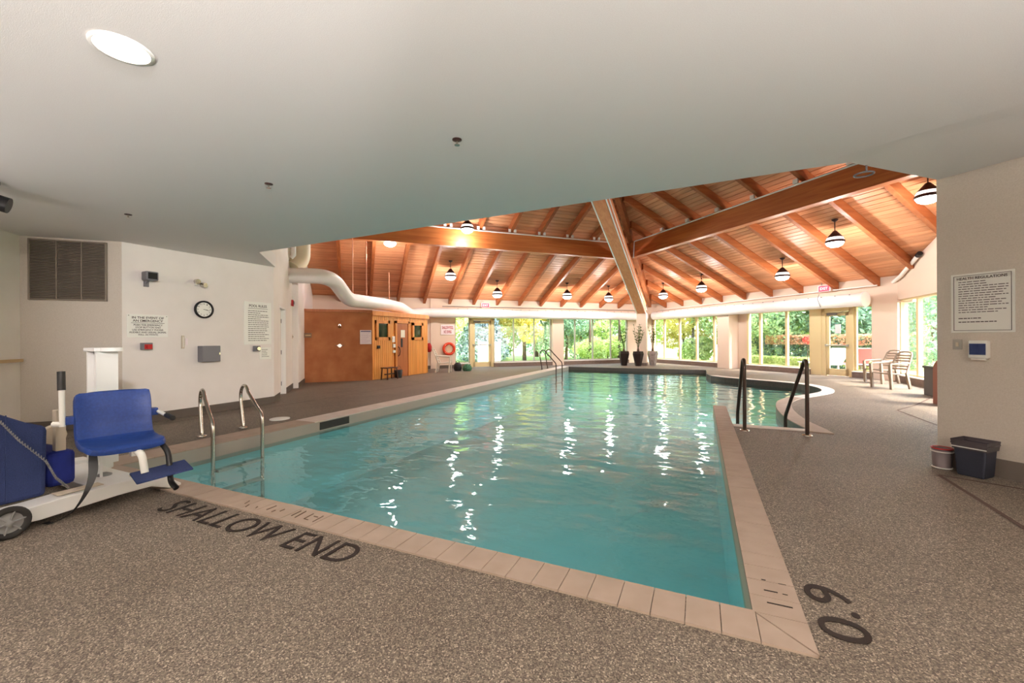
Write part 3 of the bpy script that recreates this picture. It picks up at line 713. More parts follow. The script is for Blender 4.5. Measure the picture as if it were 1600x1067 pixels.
for x, y, lb_ in [(-2.0, -1.6, 'added unseen globe fill light behind the photographer at left'), (1.8, -1.6, 'added unseen globe fill light behind the photographer at centre'), (4.6, -1.6, 'added unseen globe fill light near the right-hand wall'), (-5.3, .2, 'added unseen globe fill light on the pool lift side')]:
    globe(x, y, lb_, 1.5 if x < -5 else 1)
def fill_spot(x, y, z, aim, W_, cone, label):  # added spot, out of view, put in to brighten the sign wall
    t = thing('fill_spotlight', label, 'spotlight', (x, y, z))
    d = (Vector(aim) - Vector((x, y, z))).normalized()
    mb = MB(); mb.tube([(0, 0, ZC - z), (0, 0, 0)], .012, 8); mb.box(-.06, -.06, ZC - z - .03, .06, .06, ZC - z); part('mount', mb, 'black', t)
    mb = MB(); mb.tube([-d * .14, d * .02], .06, 16); part('lamp_housing', mb, 'black', t)
    L = bpy.data.lights.new('track', 'SPOT'); L.energy = W_; L.spot_size = radians(cone); L.spot_blend = .8; L.shadow_soft_size = .07; L.color = (1, .95, .95)
    o = bpy.data.objects.new('lamp_light', L); COL.objects.link(o); o.parent = t; o.location = d * .04; o.rotation_euler = d.to_track_quat('-Z', 'Y').to_euler()
fill_spot(1.6, -1.0, 2.55, (-8, 4.9, 1.9), 1500, 30, 'added unseen black fill spotlight behind the photographer aimed at the sign wall')
spr = None
for x, y, lb_ in [(-1.66, 2.69, 'small dark sprinkler head in the low ceiling, the one nearest the top middle'), (-3.77, 2.69, 'small dark sprinkler head in the low ceiling, the middle one of three'), (-6.19, 2.64, 'small dark sprinkler head in the low ceiling, above the wall vent')]:
    if spr is None:
        spr = thing('sprinkler_head', lb_, 'sprinkler', (x, y, ZC), 0, 'ceiling sprinkler heads')
        mb = MB(); mb.lathe([(.036, 0), (.036, -.006), (.018, -.01)], n=16); part('escutcheon', mb, 'shade', spr)
        mb = MB(); mb.tube([(0, 0, -.008), (0, 0, -.04)], .008, 8); mb.lathe([(.02, -.04), (.02, -.044)], n=12); part('deflector', mb, 'chrome', spr)
    else: dup(spr, (x, y, ZC), 0, lb_)
t = thing('spotlight', 'black cylinder ceiling spotlight at the left edge of the picture', 'spotlight', (-6.02, 1.55, ZC))
mb = MB(); mb.lathe([(.05, 0), (.05, -.03)], n=14); mb.tube([(0, 0, -.02), (0, 0, -.12)], .012, 8); part('mount', mb, 'black', t)
mb = MB(); mb.tube([(-.1, -.12, -.14), (.02, .10, -.21)], .075, 16); part('lamp_housing', mb, 'black', t)
t = thing('smoke_detector', 'thin grey ring fitting under the ceiling edge above the right ring beam', 'fitting', (1.35, 4.72, 2.79))
mb = MB(); mb.tube(arc((0, 0, -.03), .07, 0, 360, 16, 0, 1)[:-1], .008, 6, closed=True); part('ring', mb, 'grey', t)
mb = MB(); mb.tube([(0, -.06, .03), (0, -.06, -.03)], .008, 6); part('hanger', mb, 'grey', t)

# ------------------------------------------------------------------ ducts
def path_tube(name, pts, r, m, label, cat='duct', fr=.35, n=20):
    mb = MB(); mb.tube(fillet(pts, fr), r, n); return top(name, mb, m, label, cat)
o = path_tube('air_duct', [(-9.75, 7.35, 2.97), (-9.06, 7.98, 2.97), (-9.12, 8.42, 2.90), (-9.33, 9.1, 2.45), (-9.75, 11.2, 2.48), (-10.05, 12.3, 2.46), (-10.6, 13.6, 2.30), (*P(2.6, 17.85), 2.42), (*P(3.2, 17.85), 2.42)], .2, 'duct', 'thick white air duct snaking from the door wall over the sauna roof', fr=.28)
mb = MB(); mb.tube([(0, 0, 0), (11.2, 0, 0)], .205, 24); dl = top('air_duct', mb, 'duct', 'long straight white air duct above the left row of windows', 'duct', loc=(*P(3.0, 17.85), 2.42), rz=TL)
mb = MB(); mb.tube([(*P(14.5, 17.9), 2.44), (*P(14.5, 7.95), 2.44)], .2, 24); mb.lathe([(.001, .02), (.1, .015), (.19, 0)], n=16); dr_ = top('air_duct', MB().tube([(0, 0, 0), (9.5, 0, 0)], .205, 24), 'duct', 'long straight white air duct above the right row of windows', 'duct', loc=(*P(14.52, 17.6), 2.44), rz=TR)
mb = MB(); c_ = Vector((*P(14.52, 8.08), 2.44)); d_ = Vector((S2, -S2, 0)); mb.tube([c_, c_ + d_ * .05], .235, 24); part('end_cap', mb, 'duct', dr_, world=True)
for L_, par in (([P(4.2 + .42 * i, 17.72) for i in range(23)], dl), ([P(14.39, 8.4 + .42 * i) for i in range(22)], dr_)):
    for x, y in L_:
        mb = MB(); mb.lathe([(.022, .0), (.016, .014)], (x, y, 2.60), n=6); part('nozzle', mb, 'shade', par, world=True)
dt = path_tube('air_duct', [(-9.64, 7.80, 4.9), (-9.64, 7.80, 3.42), (-9.62, 7.50, 3.15)], .21, 'duct_tan', 'cream vertical duct riser dropping from the roof on the door wall', fr=.3)
mb = MB(); mb.tube([(-9.45, 7.4, 4.7), (-9.45, 7.4, 3.45), (-9.5, 7.37, 3.4)], .06, 12); top('pipe', mb, 'white', 'slim white vertical pipe in front of the cream duct riser', 'pipe')
for p_, z1, lb_ in (((-9.36, 9.3), 5.4, 'thin copper hanger rod above the white duct bend, nearest the door wall'), ((-9.45, 9.95), 4.6, 'thin copper hanger rod above the white duct, second from the door wall'), ((-9.72, 11.3), 3.6, 'short copper hanger rod above the white duct near the pendant lamp')):
    mb = MB(); mb.tube([(*p_, 2.64), (*p_, z1)], .014, 6); top('hanger_rod', mb, mat('copper_rod', srgb(200, 140, 110), .4, .4), lb_, 'rod', 'duct hanger rods')
mb = MB(); zc_ = 2.74; mb.tube([(0, 0, 0), (9.6, 0, .12)], .02, 8); top('conduit', mb, 'white', 'thin white conduit running above the right air duct', 'conduit', loc=(*P(14.82, 17.5), zc_), rz=TR)
mb = MB(); mb.tube([(0, 0, 0), (10.4, 0, 0)], .014, 8); top('conduit', mb, 'grey', 'thin grey conduit running above the left air duct', 'conduit', loc=(*P(3.6, 18.15), 2.74), rz=TL)
mb = MB(); mb.tube([(5.24, 16.05, 2.9), (5.22, 15.4, 3.03), (5.22, 14.3, 3.44)], .05, 12); pp = top('pipe', mb, 'white', 'sloping white pipe on the end wall right of the red exit sign', 'pipe')
mb = MB(); mb.tube([(5.22, 14.36, 3.42), (5.22, 14.24, 3.465)], .062, 12); part('pipe_end', mb, 'black', pp)
mb = MB(); q_ = P(14.3, 9.25); mb.tube([(q_[0], q_[1], 2.7), (q_[0] - .05, q_[1] - .02, 2.55), (q_[0], q_[1] - .03, 2.38), (q_[0] + .04, q_[1], 2.28)], .012, 6); top('cable', mb, 'grey', 'short grey cable drooping over the right air duct below the exit sign', 'cable')

# ------------------------------------------------------------------ exit signs
def exit_sign(loc, th_, label):
    t = thing('exit_sign', label, 'sign', loc, th_, 'exit signs')
    mb = MB(); mb.box(-.2, -.05, -.11, .2, .02, .11); part('housing', mb, 'paper', t, bevel=.008)
    mb = MB(); mb.box(-.17, -.055, -.09, .17, -.05, .09); part('face', mb, 'glowred', t)
    text('lettering', 'EXIT', t, 'exitletter', .24, 0, 0, -.058)
    mb = MB(); mb.tube([(-.1, 0, .11), (-.1, 0, .2)], .01, 6); part('stem', mb, 'grey', t)
exit_sign((*P(5.58, 18.2), 2.82), TL, 'red exit sign high on the wall over the left glass door')
exit_sign((*P(14.75, 9.35), 2.92), TR, 'red exit sign high on the wall over the right glass door')

# ------------------------------------------------------------------ things on the left wall (x = -8), local x = world y
def onW1(name, label, cat, y, z): return thing(name, label, cat, (-8.0, y, z), TW1)
t = onW1('emergency_sign', 'wide white sign IN THE EVENT OF AN EMERGENCY with dark text on the left wall', 'sign', 3.655, 1.53)
mb = MB(); mb.box(-.27, -.012, -.18, .27, 0, .18); part('panel', mb, 'plastic_w', t, bevel=.004)
text('lettering', 'IN THE EVENT OF\nAN EMERGENCY', t, 'ink', .42, 0, .105, -.014, h=.085, bold=.012)
mb = MB(); mb.box(-.22, -.014, .043, .22, -.012, .049); part('rule', mb, 'ink', t)
text('lettering', 'PUSH THE EMERGENCY\nSTOP BUTTON AND\nUSE EMERGENCY PHONE.\nAUDIBLE AND VISUAL SIGNAL\nWILL ACTIVATE.', t, 'ink', .49, 0, -.062, -.014, h=.18)
for x, z in ((-.25, .16), (.25, .16)):
    mb = MB(); mb.lathe([(.006, -.015), (.006, -.01)], (x, 0, z), n=8, axis='y'); part('screw', mb, 'ink', t)
t = onW1('wall_speaker', 'small black wall speaker on a bracket high on the left wall', 'speaker', 3.63, 2.24)
mb = MB(); mb.box(-.085, -.2, .0, .085, -.05, .14); part('cabinet', mb, 'grey', t, bevel=.02)
mb = MB(); mb.box(-.06, -.2, .02, .06, -.205, .12); part('grille', mb, 'black', t)
mb = MB(); mb.box(-.03, -.03, -.09, .03, 0, .0); mb.tube([(0, -.02, -.04), (0, -.1, .01)], .012, 8); part('bracket', mb, 'grey', t)
t = onW1('emergency_light', 'small twin-head emergency light on the left wall above the clock', 'light', 4.37, 2.3)
mb = MB(); mb.box(-.05, -.05, -.05, .05, 0, .05); part('base', mb, 'plastic_w', t, bevel=.008)
for s_, z_ in ((-.04, .02), (.05, -.03)):
    mb = MB(); mb.tube([(s_, -.05, z_), (s_ * 1.3, -.13, z_ - .01)], .042, 12); part('lamp_head', mb, 'chrome', t)
t = onW1('wall_clock', 'round black-rimmed white wall clock between the signs on the left wall', 'clock', 4.46, 1.84)
mb = MB(); mb.lathe([(.135, 0), (.155, -.02), (.155, -.05), (.128, -.055), (.125, -.03)], n=36, axis='y', cap=False); part('rim', mb, 'black', t)
mb = MB(); mb.lathe([(.0005, -.034), (.126, -.034)], n=36, axis='y', cap=False); part('dial', mb, 'plastic_w', t)
for i in range(12):
    an = radians(90 - 30 * (i + 1)); text('numeral', str(i + 1), t, 'ink', .016 if i < 9 else .026, .1 * cos(an), .1 * sin(an), -.037, h=.022)
for an, l_, wd, nm in ((-8, .06, .006, 'hour_hand'), (-14, .095, .004, 'minute_hand')):
    mb = MB(); c_, s_ = cos(radians(an)), sin(radians(an)); mb.tube([(-.015 * c_, -.041, -.015 * s_), (l_ * c_, -.041, l_ * s_)], wd * .6, 6); part(nm, mb, 'ink', t)
t = onW1('emergency_button', 'small grey box with a red face below the emergency sign', 'button box', 3.61, 1.21)
mb = MB(); mb.box(-.06, -.11, -.055, .06, 0, .055); part('box', mb, 'grey', t, bevel=.006)
mb = MB(); mb.box(-.05, -.116, -.045, .05, -.11, .03); mb.lathe([(.025, -.13), (.025, -.115)], (0, 0, -.01), n=12, axis='y'); part('red_face', mb, 'red', t)
t = onW1('thermometer', 'narrow white thermometer strip on the left wall left of the grey phone box', 'thermometer', 4.14, 1.27)
mb = MB(); mb.box(-.022, -.02, -.11, .022, 0, .11); part('backplate', mb, 'cast', t, bevel=.004)
mb = MB(); mb.tube([(0, -.022, -.09), (0, -.022, .09)], .005, 6); part('glass_tube', mb, 'plastic_w', t)
mb = MB(); mb.box(.045, -.008, -.05, .075, 0, .06); part('scale_card', mb, 'paper', t)
t = onW1('phone_box', 'grey metal emergency phone box on the left wall under the clock', 'phone box', 4.52, 1.06)
mb = MB(); mb.box(-.15, -.14, -.14, .15, 0, .14); part('box', mb, 'grey', t, bevel=.006)
mb = MB(); mb.box(-.145, -.15, -.135, .145, -.142, .135); part('door', mb, 'grey', t, bevel=.003)
mb = MB(); mb.box(.12, -.158, -.02, .135, -.15, .02); part('latch', mb, 'chrome', t)
t = onW1('pool_rules_sign', 'tall white POOL RULES sign on the left wall next to the door', 'sign', 5.46, 1.63)
mb = MB(); mb.box(-.28, -.012, -.42, .28, 0, .42); part('panel', mb, 'plastic_w', t, bevel=.004)
text('lettering', 'POOL RULES', t, 'ink', .36, 0, .34, -.014, h=.05, bold=.01)
mb = MB(); mb.box(-.2, -.014, .285, .2, -.012, .292); part('rule', mb, 'ink', t)
dashes(t, 'ink', -.2, .22, -.36, .26, 16, y=-.012, seed=3, h=.28)
t = onW1('small_notice', 'small white notice on the left wall below the corner of the pool rules sign', 'sign', 5.61, 1.03)
mb = MB(); mb.box(-.125, -.01, -.12, .125, 0, .12); part('panel', mb, 'plastic_w', t, bevel=.003)
dashes(t, 'ink', -.08, .08, -.08, .09, 5, y=-.01, seed=9, h=.25)
t = onW1('wall_outlet', 'small grey wall socket box overlapping the bottom of the pool rules sign', 'socket', 5.41, 1.13)
mb = MB(); mb.box(-.055, -.075, -.055, .055, -.0, .055); part('box', mb, 'grey', t, bevel=.006)
mb = MB(); mb.lathe([(.035, -.1), (.042, -.075)], (0.01, 0, 0), n=12, axis='y'); part('socket', mb, 'chrome', t)
# things on the door wall, local x = +s
def onD(name, label, cat, s, z): return thing(name, label, cat, (*D(s, .002), z), TD)
t = onD('fire_alarm', 'small dark red fire alarm on the door wall above right of the door', 'alarm', 2.6, 2.27)
mb = MB(); mb.box(-.07, -.05, -.08, .07, 0, .08); part('housing', mb, 'red', t, bevel=.01)
mb = MB(); mb.box(-.045, -.06, -.03, .045, -.05, .05); part('strobe', mb, 'black', t)
t = onD('light_switch', 'tiny grey light switch on the door wall right of the door', 'switch', 2.7, 1.38)
mb = MB(); mb.box(-.035, -.012, -.055, .035, 0, .055); part('plate', mb, 'cast', t)
mb = MB(); mb.box(-.008, -.022, -.018, .008, -.012, .018); part('toggle', mb, 'black', t)
t = thing('corner_sign', 'small brown sign plate sticking out from the end of the door wall', 'sign', (*D(4.1, .145), 1.43), TD)
mb = MB(); mb.box(-.02, -.2, -.07, .02, 0, .07); part('plate', mb, mat('brown_sign', srgb(128, 100, 76), .6), t)
mb = MB(); mb.box(-.024, -.18, -.02, -.02, -.03, .02); part('mark', mb, 'tan_strip', t)

# vent louvre on the tan wall (local x along a direction)
t = thing('wall_vent_grille', 'large brown louvred air grille high on the tan left wall', 'vent', (-8.43, 2.90, 2.33), TL)
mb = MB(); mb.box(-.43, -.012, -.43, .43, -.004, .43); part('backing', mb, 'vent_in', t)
mb = MB(); mb.box(-.44, -.03, .42, .44, 0, .44); mb.box(-.44, -.03, -.44, .44, 0, -.42); mb.box(-.44, -.03, -.44, -.42, 0, .44); mb.box(.42, -.03, -.44, .44, 0, .44); part('frame', mb, 'vent', t)
for x_ in (-.13, .15):
    mb = MB(); mb.box(x_ - .006, -.032, -.42, x_ + .006, -.012, .42); part('divider', mb, 'vent', t)
for i in range(36):
    z = -.41 + i * .0235; mb = MB(); mb.obox((0, -.02, z), (.42, 0, 0), (0, .009, .007), (0, -.0012, .0016)); part('louvre', mb, 'vent', t)
# grab rail and sign fragment on the far left wall: local frame facing the room
TFL = radians(135 + 0)
t = thing('wall_handrail', 'light oak handrail strip on the wall at the left edge of the picture', 'handrail', (-8.05 - .0, 1.76 + .0, 1.03), radians(-45))
mb = MB(); mb.box(-.98, .05, -.02, .6, .09, .02)
t.rotation_euler = (0, 0, radians(135)); mb = MB(); mb.box(-.9, -.09, -.022, .98, -.05, .022); part('rail', mb, 'tan_strip', t, bevel=.006)
for x_ in (-.7, .1, .85):
    mb = MB(); mb.box(x_ - .015, -.05, -.02, x_ + .015, .0, .01); part('bracket', mb, 'chrome', t)
t = thing('wall_plaque', 'narrow brown plaque cut off by the left edge of the picture', 'sign', (-8.32, 2.03, 1.22), radians(135))
mb = MB(); mb.box(-.24, -.015, -.09, .12, 0, .09); part('panel', mb, 'tan_strip', t, bevel=.004)
mb = MB(); mb.box(-.22, -.018, -.07, .10, -.015, .07); part('face', mb, 'stoolw', t)
t = thing('wall_socket', 'small white socket on the tan wall behind the lift lever', 'socket', (-8.12, 3.20, 1.02), TL)
mb = MB(); mb.box(-.05, -.03, -.06, .05, 0, .06); part('plate', mb, 'cast', t, bevel=.005)
mb = MB(); mb.box(-.03, -.06, -.03, .02, -.03, .02); part('plug', mb, 'plastic_w', t)

# ------------------------------------------------------------------ right wall (local x along the wall from its edge)
def onR(name, label, cat, s, z): return thing(name, label, cat, (2.2 + s * S2, 5.65 - s * S2, z), TWR)
t = onR('health_sign', 'framed white HEALTH REGULATIONS sign on the right-hand tan wall', 'sign', .325, 1.62)
mb = MB(); mb.box(-.215, -.008, -.285, .215, 0, .285); part('panel', mb, 'plastic_w', t, bevel=.002)
mb = MB()
for q in ((-.195, .262, .195, .266), (-.195, -.266, .195, -.262), (-.195, -.266, -.191, .266), (.191, -.266, .195, .266)): mb.box(q[0], -.010, q[1], q[2], -.008, q[3])
part('border', mb, 'ink', t)
text('lettering', 'HEALTH REGULATIONS', t, 'ink', .34, 0, .238, -.010, h=.026, bold=.012)
dashes(t, 'ink', -.16, .175, -.1, .215, 14, y=-.008, seed=5, h=.3); dashes(t, 'ink', -.16, .1, -.2, -.13, 2, y=-.008, seed=6, h=.25)
t = onR('switch_plate', 'small square beige switch plate under the health regulations sign', 'switch', .155, 1.22)
mb = MB(); mb.box(-.035, -.008, -.05, .035, 0, .05); part('plate', mb, mat('dull_plate', srgb(168, 160, 150), .5), t, bevel=.003)
mb = MB(); mb.box(-.01, -.014, -.02, .01, -.008, .02); part('rocker', mb, 'cast', t)
t = onR('soap_dispenser', 'white wall dispenser with a dark blue window on the right wall', 'dispenser', .32, 1.175)
mb = MB(); mb.box(-.065, -.07, -.085, .065, 0, .085); part('body', mb, 'plastic_w', t, bevel=.012)
mb = MB(); mb.box(-.055, -.075, -.05, .055, -.07, .055); part('window', mb, 'navy', t)
mb = MB(); mb.box(-.05, -.055, -.1, .05, -.01, -.085); part('nozzle_bar', mb, 'plastic_w', t)
# waste bin with liner
t = thing('waste_bin', 'blue-black rectangular waste bin with a liner by the right-hand wall', 'bin', (2.33, 5.31, 0), TWR)
def tapered(w0, d0, w1, d1, z0, z1, open_top=False):
    mb = MB(); v = [(sx * w0 / 2, sy * d0 / 2, z0) for sx, sy in ((-1, -1), (1, -1), (1, 1), (-1, 1))] + [(sx * w1 / 2, sy * d1 / 2, z1) for sx, sy in ((-1, -1), (1, -1), (1, 1), (-1, 1))]
    f = [(0, 3, 2, 1), (0, 1, 5, 4), (1, 2, 6, 5), (2, 3, 7, 6), (3, 0, 4, 7)]
    if not open_top: f.append((4, 5, 6, 7))
    return mb.add(v, f)
part('bin_body', tapered(.19, .18, .225, .21, 0, .30, True), 'basket', t, bevel=.015)
mb = MB(); mb.tube([(-.12, -.112, .30), (.12, -.112, .30), (.12, .112, .30), (-.12, .112, .30)], .008, 6, closed=True); part('rim', mb, 'liner', t)
part('liner', tapered(.232, .217, .25, .235, .25, .335, True), 'liner', t)
mb = MB(); mb.box(-.118, -.122, .266, .118, -.108, .274); part('liner_band', mb, 'plastic_w', t)
t = thing('round_tub', 'small round grey tub with red rim standing at the end of the right wall', 'tub', (2.17, 5.49, 0))
mb = MB(); mb.lathe([(.068, 0), (.078, .2), (.07, .2), (.06, .01)], n=20); part('tub_body', mb, mat('tub_grey', srgb(110, 98, 98), .5), t)
for z_, r_, m_ in ((.2, .077, 'red'), (.17, .078, 'plastic_w'), (.012, .07, 'plastic_w')):
    mb = MB(); mb.tube(arc((0, 0, z_), r_, 0, 360, 24, 0, 1)[:-1], .007, 6, closed=True); part('hoop', mb, m_, t)

# ------------------------------------------------------------------ sauna and shower wall
SX, SY = -9.5, 10.25
sau = thing('sauna_cabin', 'cedar board sauna cabin with two small windows and a brown door', 'sauna', (SX, SY, 0), TW1)
Ls, Hs = 2.95, 2.2     # local x = world y, local y = towards -x
mb = MB(); mb.box(.02, .04, 0, Ls - .02, 2.0, Hs - .05); part('cabin_body', mb, 'saunatrim', sau)
wins = [(.17, .82, 1.27, 1.92), (2.02, 2.66, 1.27, 1.9)]; door = (1.08, 1.84, 0, 1.93)
nb = 32; bw = Ls / nb
for i in range(nb):
    x0, x1 = i * bw + .004, (i + 1) * bw - .004; segs = [(0.02, Hs - .14)]
    for wx0, wx1, wz0, wz1 in wins + [door]:
        if x1 > wx0 and x0 < wx1:
            segs = [(a, b_) for s0, s1 in segs for a, b_ in ((s0, min(s1, wz0)), (max(s0, wz1), s1)) if b_ - a > .03]
    for a_, b_ in segs:
        mb = MB(); mb.box(x0, 0, a_, x1, .03, b_); part('board', mb, 'sauna', sau)
mb = MB(); mb.box(-.03, -.05, Hs - .14, Ls + .03, .04, Hs); part('top_trim', mb, 'saunatrim', sau, bevel=.005)
for wx0, wx1, wz0, wz1 in wins:
    mb = MB(); mb.box(wx0, -.02, wz0, wx0 + .1, .03, wz1); mb.box(wx1 - .1, -.02, wz0, wx1, .03, wz1); mb.box(wx0, -.02, wz0, wx1, .03, wz0 + .1); mb.box(wx0, -.02, wz1 - .1, wx1, .03, wz1)
    fr = part('window_frame', mb, 'saunatrim', sau)
    mb = MB(); mb.box(wx0 + .1, .015, wz0 + .1, wx1 - .1, .022, wz1 - .1); part('pane', mb, mat('sauna_window', srgb(30, 32, 28), .05, spec=.9), fr)
mb = MB(); mb.box(1.08, -.03, 0, 1.16, .03, 1.93); mb.box(1.76, -.03, 0, 1.84, .03, 1.93); mb.box(1.08, -.03, 1.85, 1.84, .03, 1.93); part('door_frame', mb, 'saunatrim', sau)
mb = MB(); mb.box(1.165, -.012, .01, 1.755, .03, 1.845); dd = part('door', mb, 'saunadoor', sau)
mb = MB(); mb.tube([(1.23, -.012, .72), (1.23, -.07, .76), (1.27, -.07, .88), (1.23, -.07, 1.0), (1.23, -.012, 1.04)], .016, 8); part('door_handle', mb, 'stoolw', dd)
mb = MB(); mb.box(1.36, -.018, 1.02, 1.46, -.012, 1.32); part('vision_slot', mb, 'black', dd)
mb = MB(); mb.box(1.36, -.02, 1.36, 1.58, -.012, 1.62); part('door_notice', mb, mat('sauna_notice', srgb(232, 226, 208), .6), dd)
for z0, z1, x0 in ((1.2, 1.4, .92), (1.02, 1.14, .95), (.84, .93, .95)):
    mb = MB(); mb.box(x0, -.03, z0, x0 + .12, 0, z1); part('control_plate', mb, 'plastic_w', sau)
mb = MB(); mb.box(.2, -.05, 1.0, .3, 0, 1.1); part('thermostat', mb, 'black', sau)
mb = MB(); mb.box(-2.2, -.02, Hs - .06, Ls, 2.1, Hs + .02)
mb = MB(); mb.box(0, .0, Hs, Ls, 2.0, Hs + .015); part('roof_panel', mb, 'saunatrim', sau)
# shower wall
sh = thing('shower_wall', 'tall brown stucco shower wall beside the sauna', 'wall', (SX, SY, 0), TL)
mb = MB(); mb.box(-1.95, 0.0, 0, -.005, .14, Hs - .03); part('panel', mb, 'tan_tile', sh)
mb = MB(); mb.box(-1.97, -.035, Hs - .05, .0, .16, Hs + .03); part('cap', mb, 'saunadoor', sh, bevel=.005)
t = thing('wall_shower', 'small chrome shower spray high on the brown shower wall', 'shower', (SX - .96 * S2, SY - .96 * S2, 1.74), TL)
mb = MB(); mb.lathe([(.04, -.012), (.04, 0)], n=14, axis='y'); part('flange', mb, 'chrome', t)
mb = MB(); mb.tube([(0, 0, 0), (0, -.09, .02), (0, -.13, -.02)], .012, 8); mb.tube([(0, -.12, 0), (0, -.16, -.06)], [.015, .05], 14); part('spray_head', mb, 'chrome', t)
t = thing('shower_valve', 'round chrome shower valve with lever in the middle of the brown wall', 'valve', (SX - .96 * S2, SY - .96 * S2, 1.11), TL)
mb = MB(); mb.lathe([(.055, -.008), (.06, 0)], n=24, axis='y'); part('plate', mb, 'chrome', t)
for k in (-1, 1):
    mb = MB(); mb.lathe([(.02, -.06), (.025, -.008)], (k * .045, 0, 0), n=12, axis='y'); mb.tube([(k * .045, -.05, 0), (k * .13, -.055, .01)], .009, 8); part('lever', mb, 'chrome', t)
t = thing('pool_notice', 'pink-white printed notice on the brown shower wall next to the sauna corner', 'sign', (SX - .2 * S2 + .02, SY - .2 * S2 - .02, 1.37), TL)
mb = MB(); mb.box(-.17, -.008, -.22, .17, 0, .22); part('panel', mb, 'paper', t)
mb = MB(); mb.box(-.15, -.01, .165, .15, -.008, .195); part('heading_bar', mb, mat('notice_ink', srgb(90, 80, 120), .7), t)
dashes(t, mat('notice_ink2', srgb(190, 160, 190), .7), -.14, .14, -.2, .14, 12, y=-.008, seed=8, h=.25)
# stool and bucket
t = thing('wooden_stool', 'small dark wooden stool in front of the sauna boards', 'stool', (-9.22, 10.72, 0), TW1)
mb = MB(); mb.box(-.27, -.14, .36, .27, .14, .39); part('seat', mb, 'stoolw', t, bevel=.005)
for sx in (-1, 1):
    for sy in (-1, 1):
        mb = MB(); mb.tube([(sx * .22, sy * .11, .36), (sx * .25, sy * .13, 0)], .02, 6); part('leg', mb, 'stoolw', t)
mb = MB(); mb.box(-.23, -.012, .15, .23, .012, .19); part('stretcher', mb, 'stoolw', t)
t = thing('sauna_bucket', 'small black bucket standing between the stool and the sauna door', 'bucket', (-9.3, 11.25, 0))
mb = MB(); mb.lathe([(.11, 0), (.14, .26), (.13, .26), (.10, .01)], n=18); part('bucket_body', mb, 'black', t)
mb = MB(); mb.tube(arc((0, 0, .26), .14, 0, 180, 12, 1, 2), .005, 6); part('handle', mb, 'chrome', t)

# ------------------------------------------------------------------ left window wall items
t = thing('no_diving_sign', 'white sign with red words SHALLOW POOL NO DIVING above the life ring', 'sign', (*P(3.86, 18.28), 1.71), TL)
mb = MB(); mb.box(-.3, -.01, -.22, .3, 0, .22); part('panel', mb, 'paper', t)
text('lettering', 'SHALLOW POOL\nNO DIVING', t, 'redink', .5, 0, 0, -.013, h=.33, bold=.02)
t = thing('life_ring', 'orange-red life ring hanging on the wall above the white chair', 'life ring', (*P(3.9, 18.2), .86), TL)
mb = MB(); mb.tube(arc((0, 0, 0), .235, 0, 360, 28, 0, 2)[:-1], .06, 10, closed=True); part('ring', mb, 'ring', t)
mb = MB(); mb.tube([(0, -.03, .2), (-.12, -.05, -.02), (-.05, -.05, -.15), (.08, -.05, -.14), (.12, -.05, -.02), (0, -.03, .2)], .014, 6); part('rope', mb, 'cream', t)
mb = MB(); mb.box(-.16, .02, -.16, .16, .05, .16); part('backboard', mb, 'cream', t)
for an in (45, 135, 225, 315):
    c_, s_ = cos(radians(an)) * .235, sin(radians(an)) * .235; mb = MB(); mb.tube([(c_ * .97, 0, s_ * .97), (c_ * 1.05, 0, s_ * 1.05)], .064, 10); part('band', mb, 'cream', t)
t = thing('red_bag', 'dark red extinguisher cover hanging on the wall at the sauna corner', 'bag', (*P(3.0, 18.05), .93), TL)
mb = MB(); mb.lathe([(.03, -.2), (.11, -.16), (.12, .05), (.07, .17), (.03, .2)], (0, 0, .0), n=12); part('cover', mb, 'red', t)
mb = MB(); mb.tube([(0, 0, .19), (0, .1, .28), (0, .24, .3)], .008, 6); part('hook', mb, 'grey', t)

# plastic chairs
def plastic_chair(name, label, m, loc, rz, high=True, group='moulded resin chairs'):
    """front = local -y"""
    t = thing(name, label, 'chair', loc, rz, group)
    W, Dp, sh_, bh = .50, .46, .40, (.92 if high else .82)
    mb = MB(); mb.grid(lambda u, v: ((u - .5) * W * (1 - .1 * v), (v - .5) * Dp, sh_ - .02 * sin(pi * u) * sin(pi * v) - .03 * v), 6, 6)
    o = part('seat', mb, m, t); s_ = o.modifiers.new('s', 'SOLIDIFY'); s_.thickness = .02
    mb = MB(); nb_ = 6
    def back(u, v): return ((u - .5) * (W - .04 - .08 * v), Dp / 2 - .02 + .22 * v + .03 * (1 - (2 * u - 1) ** 2), sh_ - .02 + (bh - sh_) * v)
    for i in range(nb_):
        v0, v1 = .18 + i * .128, .18 + i * .128 + .07
        sm_ = MB(); sm_.grid(lambda u, v: back(.07 + .86 * u, v0 + (v1 - v0) * v), 8, 1); o = part('back_slat', sm_, m, t); s_ = o.modifiers.new('s', 'SOLIDIFY'); s_.thickness = .014
    path = [back(0, 0), back(0, .5), back(.01, .88), back(.12, 1.0), back(.35, 1.03), back(.65, 1.03), back(.88, 1.0), back(.99, .88), back(1, .5), back(1, 0)]
    mb = MB(); mb.tube(path, .022, 6); part('back_frame', mb, m, t)
    for sx in (-1, 1):
        mb = MB(); mb.tube([(sx * .25, -Dp / 2 + .0, .62), (sx * .27, 0, .63), (sx * .25, Dp / 2 + .06, .64)], .024, 6); part('armrest', mb, m, t)
        mb = MB(); mb.obox((sx * .255, -Dp / 2 + .005, .31), (.03, 0, 0), (0, .022, 0), (0, -.02, .31)); part('leg', mb, m, t)
        mb = MB(); mb.obox((sx * .225, Dp / 2 + .04, .2), (.025, 0, 0), (0, .025, 0), (0, .05, -.2)); part('leg', mb, m, t)
    return t
